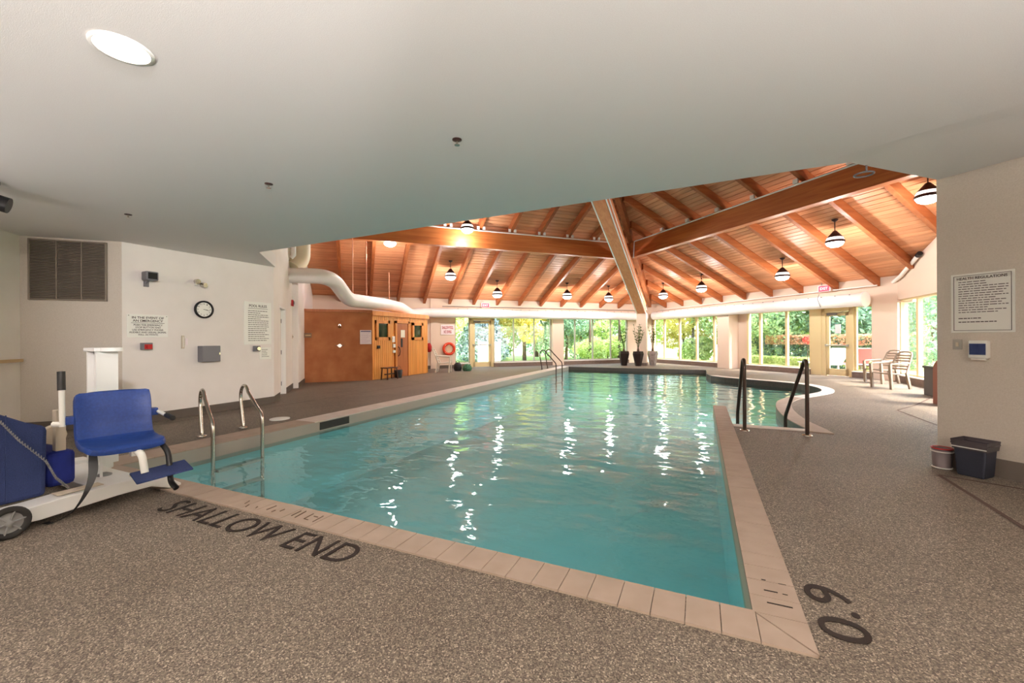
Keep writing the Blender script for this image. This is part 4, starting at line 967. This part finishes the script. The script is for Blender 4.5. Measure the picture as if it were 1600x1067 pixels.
# camera-frame direction helper for facings: the right chairs face left in the picture (towards the pool)
plastic_chair('resin_chair', 'taupe slatted resin chair in front, right of the glass door, nearer the wall edge', 'chair', (4.33, 13.45, 0), radians(-62))
plastic_chair('resin_chair', 'taupe slatted resin chair behind the other one, beside the window pier', 'chair', (4.62, 14.95, 0), radians(-62))
plastic_chair('resin_chair', 'white resin chair standing below the life ring by the sauna', 'chair_w', (-9.1, 13.75, 0), radians(114))
t = thing('dark_bag', 'black sports bag on the floor beside the white chair', 'bag', (-9.0, 14.55, 0))
mb = MB(); mb.lathe([(.13, 0), (.17, .1), (.16, .25), (.08, .34), (.02, .35)], n=14); part('bag_body', mb, 'black', t)
mb = MB(); mb.tube(arc((0, 0, .33), .08, 0, 180, 8, 0, 2), .01, 6); part('strap', mb, 'black', t)
t = thing('green_bag', 'green and white bag on the floor right of the black bag', 'bag', (-8.62, 14.65, 0))
mb = MB(); mb.lathe([(.15, 0), (.2, .08), (.17, .2), (.07, .28), (.01, .29)], n=12); part('bag_body', mb, 'green_bag', t)
mb = MB(); mb.tube(arc((0, 0, .26), .09, 0, 180, 8, 0, 2), .01, 6); part('strap', mb, 'plastic_w', t)
# folded dark boxes at the right wall edge
t = thing('storage_box', 'dark grey storage box on the deck, partly hidden by the right wall edge', 'box', (4.86, 11.95, 0), radians(-90))
mb = MB(); mb.box(-.35, -.3, 0, .45, .3, .60); part('box_body', mb, 'grey', t, bevel=.01); t.children[0].data.materials[0] = mat('charcoal_box', srgb(84, 80, 78), .6)
mb = MB(); mb.box(-.37, -.32, .60, .47, .32, .65); part('lid', mb, 'black', t, bevel=.01)
t = thing('leaning_board', 'brown rounded foam board standing against the dark box at the wall edge', 'board', (4.12, 10.75, 0), radians(-90))
mb = MB(); pts = [(.0, 0), (.5, 0), (.5, .65)] + [(.25 + .25 * cos(radians(q)), .65 + .2 * sin(radians(q))) for q in range(20, 180, 20)] + [(0, .65)]
n_ = len(pts); mb.add([(x, 0, z) for x, z in pts] + [(x, .06, z) for x, z in pts], [tuple(range(n_)), tuple(range(n_, 2 * n_))[::-1]] + [(i, i + n_, (i + 1) % n_ + n_, (i + 1) % n_) for i in range(n_)])
part('board_body', mb, mat('brown_foam', srgb(150, 96, 80), .7), t)

# ------------------------------------------------------------------ planters
def planter(x, y, m, label, seed):
    rnd = random.Random(seed); t = thing('tall_planter', label, 'planter', (x, y, 0), 0, 'tall planters by the column')
    mb = MB(); mb.lathe([(.13, 0), (.14, .02), (.25, .56), (.22, .68), (.19, .68), (.18, .62)], n=6, smooth=False); part('pot', mb, m, t)
    mb = MB(); mb.lathe([(.001, .63), (.18, .63)], n=10, cap=False); part('soil', mb, 'soil', t)
    mb = MB(); mb.lathe([(.03, .63), (.06, .72), (.03, .8), (.015, .9)], n=8); part('trunk', mb, 'bark', t)
    lf = MB()
    for i in range(9):
        an = rnd.uniform(0, 2 * pi); l_ = rnd.uniform(.7, 1.15); sp = rnd.uniform(.06, .26)
        pts_ = [Vector((sp * cos(an) * k / 6, sp * sin(an) * k / 6, .8 + l_ * k / 6 * .95)) for k in range(7)]
        lf.tube(pts_, .006, 3, cap=False)
        for k in range(2, 7):
            for s_ in (-1, 1, 0):
                d = Vector((cos(an + s_ * 1.3), sin(an + s_ * 1.3), .9 + rnd.uniform(-.3, .5))).normalized() * rnd.uniform(.1, .17)
                side_ = Vector((-sin(an + s_), cos(an + s_), 0)) * .02; p = pts_[k]
                lf.add([p, p + d * .5 + side_, p + d, p + d * .5 - side_], [(0, 1, 2, 3)])
    part('foliage', lf, 'lf_house', t)
planter(-3.29, 20.15, 'pot_black', 'black tapered planter with a spiky plant, the left one by the column', 1)
planter(-2.62, 20.0, 'pot_black', 'black tapered planter with a spiky plant right in front of the column', 2)
planter(-2.06, 20.84, 'pot_silver', 'silver tapered planter with a spiky plant right of the column', 3)

# ------------------------------------------------------------------ pool ladders and handrails
def ladder_rail(t, p_deck, p_water, m, r=.022, h=.62):
    a, b = Vector((*p_deck, 0)), Vector((*p_water, 0)); d = b - a; L = d.length; d.normalize()
    R_ = .16
    R_ = .19
    pts = [a, a + Vector((0, 0, .05)), a - d * .12 + Vector((0, 0, h - R_))]
    c = a - d * .12 + d * R_ + Vector((0, 0, h - R_ + .02))
    pts += [c + (-d) * R_ * cos(radians(q)) + Vector((0, 0, R_ * sin(radians(q)))) for q in range(15, 151, 15)]
    pts += [b + Vector((0, 0, .30)), b + d * .02 + Vector((0, 0, .2)), b + d * .02 + Vector((0, 0, -.9))]
    mb = MB(); mb.tube(fillet(pts, .08, 4), r, 10); part('grab_rail', mb, m, t, world=True)
    mb = MB(); mb.lathe([(.055, .0), (.055, .012), (.03, .02)], (a.x, a.y, .012), n=16); part('flange', mb, m, t, world=True)
t = thing('pool_ladder', 'polished steel pool ladder at the near left edge of the pool', 'ladder', (-5.9, 3.65, 0))
ladder_rail(t, (-6.1, 3.38), (-5.38, 3.1), 'chrome'); ladder_rail(t, (-6.12, 3.95), (-5.38, 3.72), 'chrome')
for i in range(3):
    mb = MB(); mb.box(-5.4, 3.12, -.3 - .26 * i, -5.3, 3.7, -.27 - .26 * i); part('tread', mb, 'chrome', t, world=True)
t = thing('pool_ladder', 'distant steel pool ladder at the far left corner of the pool', 'ladder', (-5.8, 16.4, 0))
ladder_rail(t, (-6.0, 16.3), (-5.3, 16.0), 'rail_brown', h=.8); ladder_rail(t, (-6.0, 17.0), (-5.3, 16.8), 'rail_brown', h=.8)
for i in range(2):
    mb = MB(); mb.box(-5.4, 16.0, -.3 - .26 * i, -5.3, 16.8, -.27 - .26 * i); part('tread', mb, 'chrome', t, world=True)
def step_rail(x, y, label, lean):
    t = thing('step_handrail', label, 'handrail', (x, y, 0), 0, 'handrails at the pool steps')
    H_ = 1.0
    pts = [(0, 0, 0), (0, 0, H_ - .1), (0, .04, H_ - .01), (-.01, .1, H_ - .02), (lean, .78, .12), (lean, .80, -.5)]
    mb = MB(); mb.tube(fillet(pts, .06, 5), .024, 10); part('rail', mb, 'rail_brown', t)
    mb = MB(); mb.lathe([(.06, 0), (.06, .012), (.03, .02)], (0, 0, 0), n=16); part('flange', mb, 'chrome', t)
step_rail(.56, 6.63, 'left dark bronze handrail at the pool steps beside the coping spit', -.03)
step_rail(1.28, 6.60, 'right dark bronze handrail at the pool steps', -.12)
mb = MB(); mb.lathe([(.15, 0), (.15, .012), (.12, .016), (.0005, .016)], n=28); top('skimmer_lid', mb, 'plastic_w', 'round white skimmer lid set in the deck beside the left pool edge', 'lid', loc=(-6.28, 4.65, 0.002))

# ------------------------------------------------------------------ pool lift
t = thing('pool_lift', 'white pool access lift with a blue moulded seat and blue covers', 'pool lift', (-4.6, 1.7, 0))
def W(name, mb, m, par=t, label=None, bevel=0): return part(name, mb, m, par, world=True, label=label, bevel=bevel)
def yzprism(poly, x0, x1):
    n = len(poly); mb = MB()
    return mb.add([(x0, y, z) for y, z in poly] + [(x1, y, z) for y, z in poly], [tuple(range(n))[::-1], tuple(range(n, 2 * n))] + [(i, (i + 1) % n, (i + 1) % n + n, i + n) for i in range(n)])
prof = [(.95, .07), (1.3, .045), (1.72, .07), (1.95, .07), (2.08, .013), (2.17, .013), (2.17, .03), (2.02, .15), (1.75, .17), (1.4, .16), (1.25, .15), (.95, .15)]
W('base_beam', yzprism(prof, -4.42, -4.22), 'white', bevel=.006, label='white near base beam')
W('base_beam', yzprism(prof, -5.6, -5.42), 'white', bevel=.006, label='white far base beam')
mb = MB(); mb.box(-5.5, 1.66, .06, -4.35, 1.98, .125); mb.box(-5.5, 1.0, .06, -4.35, 1.2, .12); W('cross_plate', mb, 'white', bevel=.006)
mb = MB(); mb.box(-4.37, 1.4, .171, -4.27, 1.66, .176); W('slot_recess', mb, 'cast')
mb = MB(); mb.box(-4.37, 1.86, .163, -4.28, 1.98, .168); W('slot_recess', mb, 'cast')
mb = MB(); mb.lathe([(.05, .125), (.05, .135), (.02, .15)], (-4.75, 1.85, 0), n=16); W('leveling_knob', mb, 'wheelgrey')
mb = MB()
for (x, y, w_, z) in ((0, 0, 0, 0),):
    v = [(-5.24, 1.95, .1), (-5.08, 1.95, .1), (-5.08, 2.05, .1), (-5.24, 2.05, .1), (-5.22, 1.96, 1.2), (-5.10, 1.96, 1.2), (-5.10, 2.04, 1.2), (-5.22, 2.04, 1.2)]
    mb.add(v, [(0, 3, 2, 1), (4, 5, 6, 7), (0, 1, 5, 4), (1, 2, 6, 5), (2, 3, 7, 6), (3, 0, 4, 7)])
mast = W('mast', mb, 'white', bevel=.01)
for s_ in (-1, 1):
    mb = MB(); v0 = Vector((-5.15, 2.0, 0)); e_ = Vector((.62, .78, 0)) * 0; mb.box(-5.16 + s_ * .08 - .01, 1.92, .15, -5.16 + s_ * .08 + .01, 2.08, 1.2); W('mast_flange', mb, 'white', mast)
mb = MB(); mb.box(-5.26, 1.9, 1.2, -5.05, 2.09, 1.235); mb.lathe([(.08, 1.2), (.08, 1.235)], (-5.04, 2.02, 0), n=16); W('mast_cap', mb, 'white', mast, bevel=.006)
# pivot arm from mast to seat
mb = MB(); mb.tube([(-5.12, 1.96, .30), (-4.85, 1.85, .36), (-4.45, 1.72, .46)], .045, 10); W('swing_arm', mb, 'white')
mb = MB(); mb.add([(-4.98, 1.9, .12), (-4.7, 1.8, .12), (-4.76, 1.82, .42), (-4.92, 1.88, .62)] + [(-4.98, 1.92, .12), (-4.7, 1.82, .12), (-4.76, 1.84, .42), (-4.92, 1.9, .62)], [(0, 1, 2, 3), (7, 6, 5, 4), (0, 4, 5, 1), (1, 5, 6, 2), (2, 6, 7, 3), (3, 7, 4, 0)]); W('gusset_plate', mb, 'white')
mb = MB(); mb.tube([(-4.72, 1.52, .56), (-4.62, 1.50, .56)], .07, 14); mb.obox((-4.60, 1.52, .60), (.03, 0, 0), (0, .03, 0), (0, 0, .16)); W('pivot_housing', mb, 'cast', bevel=.005)
# seat (one-piece moulding): frame at the back centre, f = facing, wv = width direction
sc_ = Vector((-4.22, 1.716, 0)); f_ = Vector((.976, -.218, 0)); wv = Vector((.218, .976, 0))
prof_ = [(-.10, .885), (-.085, .88), (-.06, .78), (-.04, .62), (-.005, .545), (.06, .515), (.2, .505), (.36, .515), (.42, .50)]
def seatfn(u, v):
    k = v * (len(prof_) - 1); i = min(int(k), len(prof_) - 2); q = k - i; a, b = prof_[i], prof_[i + 1]
    fx, z = a[0] + (b[0] - a[0]) * q, a[1] + (b[1] - a[1]) * q
    ww = .225
    if v < .2: ww *= 1 - .22 * ((.2 - v) / .2) ** 2
    if v > .8: ww *= 1 - .12 * ((v - .8) / .2) ** 2
    e = (2 * u - 1)
    z2 = z + (.02 * e ** 4 if fx > .02 else 0); z2 -= .02 * (abs(e) ** 6) * (1 if v < .12 else 0)
    p = sc_ + f_ * (fx + .02 * e ** 4 * (1 if fx < .02 else 0)) + wv * (e * ww); return (p.x, p.y, z2)
mb = MB(); mb.grid(seatfn, 16, 24); st_ = W('seat', mb, 'blue'); s_ = st_.modifiers.new('s', 'SOLIDIFY'); s_.thickness = .035; s_.offset = 0
s_ = st_.modifiers.new('b', 'BEVEL'); s_.width = .008; s_.segments = 2
def sp(fx, wy, z): p = sc_ + f_ * fx + wv * wy; return (p.x, p.y, z)
for s_ in (-1, 1):
    mb = MB(); mb.obox(sp(-.07, s_ * .245, .70), f_ * .035, wv * .025, (0, 0, .03)); W('arm_bracket', mb, 'blue', bevel=.004)
mb = MB(); mb.tube([sp(-.06, .27, .70), sp(.22, .27, .69)], .014, 10); ar = W('armrest', mb, 'plastic_w'); mb = MB(); mb.tube([sp(.2, .27, .692), sp(.36, .27, .685)], .02, 10); W('grip', mb, 'black', ar, label='black foam grip')
mb = MB(); mb.tube([sp(-.05, -.285, .66), sp(-.09, -.285, .96)], .018, 10); ar = W('armrest', mb, 'plastic_w', label='left armrest folded upright'); mb = MB(); mb.tube([sp(-.088, -.285, .93), sp(-.103, -.285, 1.07)], .024, 10); W('grip', mb, 'black', ar, label='black foam grip')
mb = MB(); mb.tube([sp(-.05, -.28, .68), sp(-.09, -.33, .68)], .02, 8); W('arm_pivot', mb, 'plastic_w')
# footrest
mb = MB(); mb.obox(sp(.36, .05, .47), f_ * .035, wv * .035, (0, 0, .028)); W('footrest_socket', mb, 'plastic_w', bevel=.004)
mb = MB(); mb.tube(fillet([sp(.38, .05, .47), sp(.47, .06, .465), sp(.50, .07, .33)], .08), .024, 10); W('footrest_tube', mb, 'plastic_w')
mb = MB(); mb.tube(fillet([sp(.36, .2, .50), sp(.45, .22, .44), sp(.5, .22, .22), sp(.56, .24, .18)], .05), .02, 8); W('footrest_strut', mb, 'black')
mb = MB(); c_ = Vector(sp(.54, .16, .325)); mb.obox(c_, f_ * .10 + Vector((0, 0, -.015)), wv * .165 + Vector((0, 0, .012)), (-.003, 0, .008)); W('footrest_plate', mb, 'navy', bevel=.006)
# covers
mb = MB(); yz = [(.55, .15), (1.40, .15), (1.41, .66), (1.30, .71), (1.1, .84), (.55, .86)]
cv = yzprism(yz, -5.05, -4.44); cv_ = W('battery_cover', cv, 'navy', bevel=.03, label='large navy fabric cover over the counterweight')
mb = MB(); mb.box(-5.0, 1.43, .17, -4.54, 1.60, .44); W('small_cover', mb, 'navy2', bevel=.035, label='bright blue cover behind the large one')
for y_ in (.95, 1.2):
    mb = MB(); mb.box(-4.442, y_ - .003, .17, -4.434, y_ + .003, .78); W('cover_seam', mb, 'navy', cv_)
# coiled cord
pts = [Vector(p) for p in [(-4.42, 1.08, .84), (-4.415, 1.16, .76), (-4.40, 1.25, .60), (-4.39, 1.38, .42), (-4.385, 1.43, .28), (-4.38, 1.5, .18)]]
coil = []
N_ = 260
for i in range(N_ + 1):
    q = i / N_ * (len(pts) - 1); k = min(int(q), len(pts) - 2); p = pts[k].lerp(pts[k + 1], q - k); an = i * 2 * pi / 5.2
    coil.append(p + Vector((cos(an), 0, sin(an))) * .011)
mb = MB(); mb.tube(coil, .0035, 4); W('coiled_cord', mb, 'wheelgrey')
# strap
spts = [(-4.10, 1.53, .50), (-4.05, 1.515, .42), (-4.02, 1.50, .32), (-4.02, 1.46, .20), (-4.08, 1.41, .08), (-4.18, 1.35, .015), (-4.24, 1.33, .012)]
sv = catmull([tuple(q) for q in spts], 5); mb = MB(); vv = []
for i, q in enumerate(sv):
    tw = .014 + .009 * sin(i * .22); vv += [(q[0] - tw * .5, q[1] - tw, q[2]), (q[0] + tw * .5, q[1] + tw, q[2] + .004)]
mb.add(vv, [(2 * i, 2 * i + 1, 2 * i + 3, 2 * i + 2) for i in range(len(sv) - 1)]); sp_ = W('safety_strap', mb, 'black'); s_ = sp_.modifiers.new('s', 'SOLIDIFY'); s_.thickness = .004
# wheels
for x_ in (-4.14, -5.55):
    mb = MB(); mb.tube(arc((x_, 1.13, .107), .085, 0, 360, 32, 1, 2)[:-1], .021, 8, closed=True); wh = W('wheel_tyre', mb, 'rubber')
    mb = MB(); mb.lathe([(.0005, .022), (.018, .022), (.024, .008), (.05, .002), (.07, .006), (.082, .012), (.084, -.01), (.001, -.012)], (x_, 1.13, .107), n=28, axis='x'); W('wheel_hub', mb, 'wheelgrey', wh)
    for k in range(6):
        an = radians(60 * k + 12); mb = MB(); mb.tube([(x_ + .012, 1.13 + .02 * cos(an), .107 + .02 * sin(an)), (x_ + .012, 1.13 + .078 * cos(an), .107 + .078 * sin(an))], .006, 6); W('spoke', mb, 'wheelgrey', wh)
mb = MB(); mb.tube([(-5.55, 1.13, .107), (-4.14, 1.13, .107)], .012, 8); W('axle', mb, 'chrome')

# ------------------------------------------------------------------ garden
mb = MB(); gp = [(-45, -10), (50, -10), (50, 70), (-45, 70)]
hole = [(-14.5, -3.6), (6.7, -3.6), (6.7, 15.2), (-1.9, 24.0), (-2.9, 24.0), (-14.6, 12.3)]
mb.add([(x, y, -.12) for x, y in gp + hole[::-1]], [t[::-1] for t in tessellate_polygon([[Vector((x, y, 0)) for x, y in gp], [Vector((x, y, 0)) for x, y in hole[::-1]]])]); setp(part('lawn', mb, 'grass'), 'pale sunlit lawn outside the windows', 'grass', kind='stuff')
pm = MB(); pm.prism([P(A1 + .3, 17.5), P(A1 + .3, 7.0), (5.6, 14.6), (5.6, 6), (13, 6), (14, 14), P(A1 + 5.2, 17.5)], -.1, -.02); setp(part('patio', pm, 'patio'), kind='structure')
import numpy as np
def leafmesh(name, n, shape, size, seed, m):
    r = np.random.RandomState(seed)
    if shape[0] == 'box':
        c = (r.rand(n, 3) - .5) * np.array(shape[1]); c[:, 2] += shape[1][2] / 2
        # keep leaves near the surface
        k = r.randint(0, 3, n); s_ = np.sign(r.rand(n) - .5); h = np.array(shape[1]) / 2
        for ax in range(3):
            w_ = k == ax; base_ = h[ax] * s_[w_] * (1 - .18 * r.rand(w_.sum())); c[w_, ax] = base_ + (h[2] if ax == 2 else 0)
    else:
        blobs = shape[1]; w_ = np.array([b_[3] ** 2 for b_ in blobs]); idx = r.choice(len(blobs), n, p=w_ / w_.sum())
        d = r.normal(size=(n, 3)); d /= np.linalg.norm(d, axis=1)[:, None]
        rad = np.array([b_[3] for b_ in blobs])[idx] * (.72 + .3 * r.rand(n)); c = np.array([b_[:3] for b_ in blobs])[idx] + d * rad[:, None] * np.array([1, 1, shape[2]])
    u = r.normal(size=(n, 3)); u /= np.linalg.norm(u, axis=1)[:, None]; v = np.cross(u, r.normal(size=(n, 3))); v /= np.linalg.norm(v, axis=1)[:, None]
    s = size * (.6 + .8 * r.rand(n))[:, None]
    V = np.stack([c - u * s, c - v * s * .5, c + u * s, c + v * s * .5], 1).reshape(-1, 3)
    me = bpy.data.meshes.new(name); me.vertices.add(4 * n); me.vertices.foreach_set('co', V.ravel()); me.loops.add(4 * n); me.polygons.add(n)
    me.loops.foreach_set('vertex_index', np.arange(4 * n)); me.polygons.foreach_set('loop_start', np.arange(0, 4 * n, 4)); me.polygons.foreach_set('loop_total', np.full(n, 4)); me.update(calc_edges=True)
    me.materials.append(MT[m]); return me
def blobs(seed, n, spread, z0, z1, r0, r1):
    rr = random.Random(seed); return [(rr.uniform(-spread, spread), rr.uniform(-spread, spread), rr.uniform(z0, z1), rr.uniform(r0, r1)) for _ in range(n)]
kinds = {}
def tree(kind, x, y, s, label, rot=0):
    if kind not in kinds:
        if kind == 'yellow': me = leafmesh('crown', 9000, ('b', blobs(1, 14, 1.7, 1.6, 5.5, .7, 1.3), .8), .11, 1, 'lf_yel')
        if kind == 'lime': me = leafmesh('crown', 9000, ('b', blobs(2, 16, 1.8, .8, 5.5, .8, 1.4), .8), .11, 2, 'lf_lime')
        if kind == 'green': me = leafmesh('crown', 11000, ('b', blobs(3, 18, 1.8, .5, 5.6, .8, 1.5), .85), .1, 3, 'lf_green')
        if kind == 'dark': me = leafmesh('crown', 11000, ('b', blobs(4, 18, 1.7, .5, 5.2, .8, 1.4), .85), .1, 4, 'lf_dark')
        if kind == 'spruce': me = leafmesh('crown', 10000, ('b', [(0, 0, .5 + .42 * k, 1.9 - .15 * k) for k in range(12)], .3), .1, 5, 'lf_blue')
        if kind == 'shrub': me = leafmesh('crown', 5000, ('b', blobs(6, 10, .8, .3, 1.5, .4, .75), .85), .08, 6, 'lf_lime')
        kinds[kind] = me
    t = thing('garden_' + ('shrub' if kind == 'shrub' else 'tree'), label, 'shrub' if kind == 'shrub' else 'tree', (x, y, -.12), rot, 'trees and shrubs outside the windows')
    t.scale = (s, s, s)
    o = bpy.data.objects.new('crown', kinds[kind]); COL.objects.link(o); o.parent = t
    mb = MB(); mb.tube([(0, 0, 0), (.05, 0, 1.4), (0, .05, 3.4)], [.13, .1, .05], 8); part('trunk', mb, 'bark', t)
    return t
# outside the left window wall: beyond b = 18.3
for kind, a_, b_, s, lb_ in [('yellow', 3.5, 22.0, .8, 'bright yellow tree outside left of the far glass door'), ('lime', 5.3, 26.5, 1.1, 'lime green tree seen through the far left glass door'),
    ('spruce', 7.6, 25.5, .95, 'blue-grey spruce seen right of the far left glass door'), ('yellow', 10.3, 25.0, 1.05, 'yellow autumn tree beyond the left window bay'),
    ('green', 8.9, 28.5, 1.2, 'green tree behind the yellow autumn tree'), ('dark', 12.6, 23.6, .75, 'dark shrubby tree left of the window pier'),
    ('lime', 14.2, 24.5, .85, 'lime tree behind the window pier'), ('green', 15.9, 24.0, .8, 'green tree outside the bay left of the column'),
    ('lime', 17.6, 22.6, .8, 'lime tree outside the bay nearest the column'), ('green', 20.5, 26.5, 1.1, 'tall green tree beyond the far corner'),
    ('dark', 13.2, 29.5, 1.3, 'tall dark tree far behind the left bay'), ('shrub', 12.5, 20.6, .8, 'low lime shrub close outside the bay left of the column'), ('shrub', 14.4, 20.5, .9, 'low lime shrub near the outside corner'),
    ('yellow', 18.2, 19.5, .7, 'small yellow tree just right of the column'), ('green', 19.0, 16.6, .85, 'green tree outside the right bay nearest the column'),
    ('lime', 20.4, 14.8, 1.0, 'lime green tree outside the middle of the right bay'), ('green', 18.9, 13.6, .8, 'green shrubby tree outside the right bay by the pier'),
    ('dark', 20.2, 11.2, 1.0, 'dark green tree behind the orange hedge'), ('green', 21.0, 12.9, 1.1, 'green tree behind the right glass door'), ('lime', 25.0, 18.5, 1.3, 'tall lime tree far behind the hedge'),
    ('dark', 23.0, 15.4, 1.0, 'dark green tree behind the hedge right of the glass door'), ('yellow', 24.5, 4.0, 1.1, 'yellow-green tree beyond the end windows'), ('lime', 21.5, -1.0, 1.2, 'lime tree far outside the end windows'),
    ('shrub', 17.7, 18.2, .8, 'low lime shrub outside right of the column'), ('shrub', 18.0, 15.2, .9, 'low lime shrub outside the right bay'), ('lime', 31, 13.8, 1.5, 'lime tree beyond the lawn at the right'), ('green', 35, 15.5, 1.7, 'big green tree far beyond the lawn outside the end windows'), ('lime', -.5, 24.5, 1.2, 'lime tree far outside behind the sauna')]:
    x_, y_ = P(a_, b_); tree(kind, x_, y_, s, lb_, random.uniform(0, 6))
def hedge(name, a_, b0, b1, dep, z0, h, m, label, n=12000):
    me = leafmesh('leaves', n, ('box', (b1 - b0, dep, h)), .055, int(a_ * 10), m); o = bpy.data.objects.new(name, me); COL.objects.link(o)
    q = P(a_, (b0 + b1) / 2); o.location = (*q, z0); o.rotation_euler = (0, 0, TR); setp(o, label, 'hedge'); return o
hedge('clipped_hedge', 18.3, 9.3, 14.7, 1.0, -.1, 1.35, 'lf_dark', 'dark clipped hedge outside the right windows', 16000)
hedge('hedge_top', 18.3, 9.3, 13.9, 1.06, 1.0, .38, 'lf_orange', 'orange and yellow leaved top of the hedge outside the right windows', 9000)
hedge('low_hedge', 17.0, 11.3, 14.1, .5, .1, .36, 'lf_lime', 'low bright green hedge in front of the dark hedge', 8000)
hedge('low_hedge', 17.2, 9.2, 10.0, .5, .0, .4, 'lf_lime', 'low bright green hedge right of the glass door', 4000)
q = P(15.9, 10.72); me = leafmesh('petals', 150, ('b', [(0, 0, .0, .15)], 1), .045, 77, 'lf_pink'); o = bpy.data.objects.new('red_flowers', me); COL.objects.link(o); o.location = (q[0], q[1], 1.2)
setp(o, 'spray of red flowers outside against the window post left of the right glass door', 'flowers'); sm = MB(); sm.tube([(0, 0, -1.25), (.02, 0, -.1)], .012, 6); part('stem', sm, 'bark', o)
# white fence panels outside the left bay
fe = thing('garden_fence', 'white board fence in the garden right of the left glass door', 'fence', (*P(6.4, 22.3), -.12), TL)
for i in range(9):
    mb = MB(); mb.box(i * .15, 0, 0, i * .15 + .14, .025, 1.25); part('board', mb, 'fence', fe)
for x_ in (0, 1.25):
    mb = MB(); mb.box(x_, .025, 0, x_ + .09, .12, 1.4); part('post', mb, 'fence', fe)
# loungers on the patio
def lounger(m, loc, rz, label):
    t = thing('sun_lounger', label, 'sun lounger', loc, rz, 'loungers on the patio')
    mb = MB(); mb.obox((0, 0, .33), (.9, 0, 0), (0, .3, 0), (0, 0, .02)); mb.v = mb.v; part('seat_sling', mb, m, t)
    mb = MB(); mb.obox((1.12, 0, .62), (.28, 0, .30), (0, .3, 0), (-.014, 0, .014)); part('back_sling', mb, m, t)
    for sx in (-.8, .7):
        for sy in (-.28, .28):
            mb = MB(); mb.tube([(sx, sy, .33), (sx * 1.05, sy, 0)], .02, 6); part('leg', mb, 'loungerw', t)
    mb = MB(); mb.tube([(-.9, -.3, .33), (.85, -.3, .33), (1.4, -.3, .93), (1.4, .3, .93), (.85, .3, .33), (-.9, .3, .33)], .018, 6, closed=True); part('frame', mb, 'loungerw', t)
lounger('loungerw', (4.1, 19.2, -.02), radians(-75), 'white sling sun lounger outside behind the right glass door')
lounger('lounger', (4.85, 19.3, -.02), radians(-75), 'red sling sun lounger outside right of the glass door')
mb = MB(); mb.box(-.6, -.35, .36, .6, .35, .4); tb_ = thing('patio_table', 'low grey patio table outside the window right of the glass door', 'table', (*P(15.9, 8.6), -.02), TR); part('table_top', mb, 'grey', tb_)
for sx in (-.5, .5):
    for sy in (-.28, .28):
        mb = MB(); mb.tube([(sx, sy, .36), (sx, sy, 0)], .02, 6); part('leg', mb, 'grey', tb_)
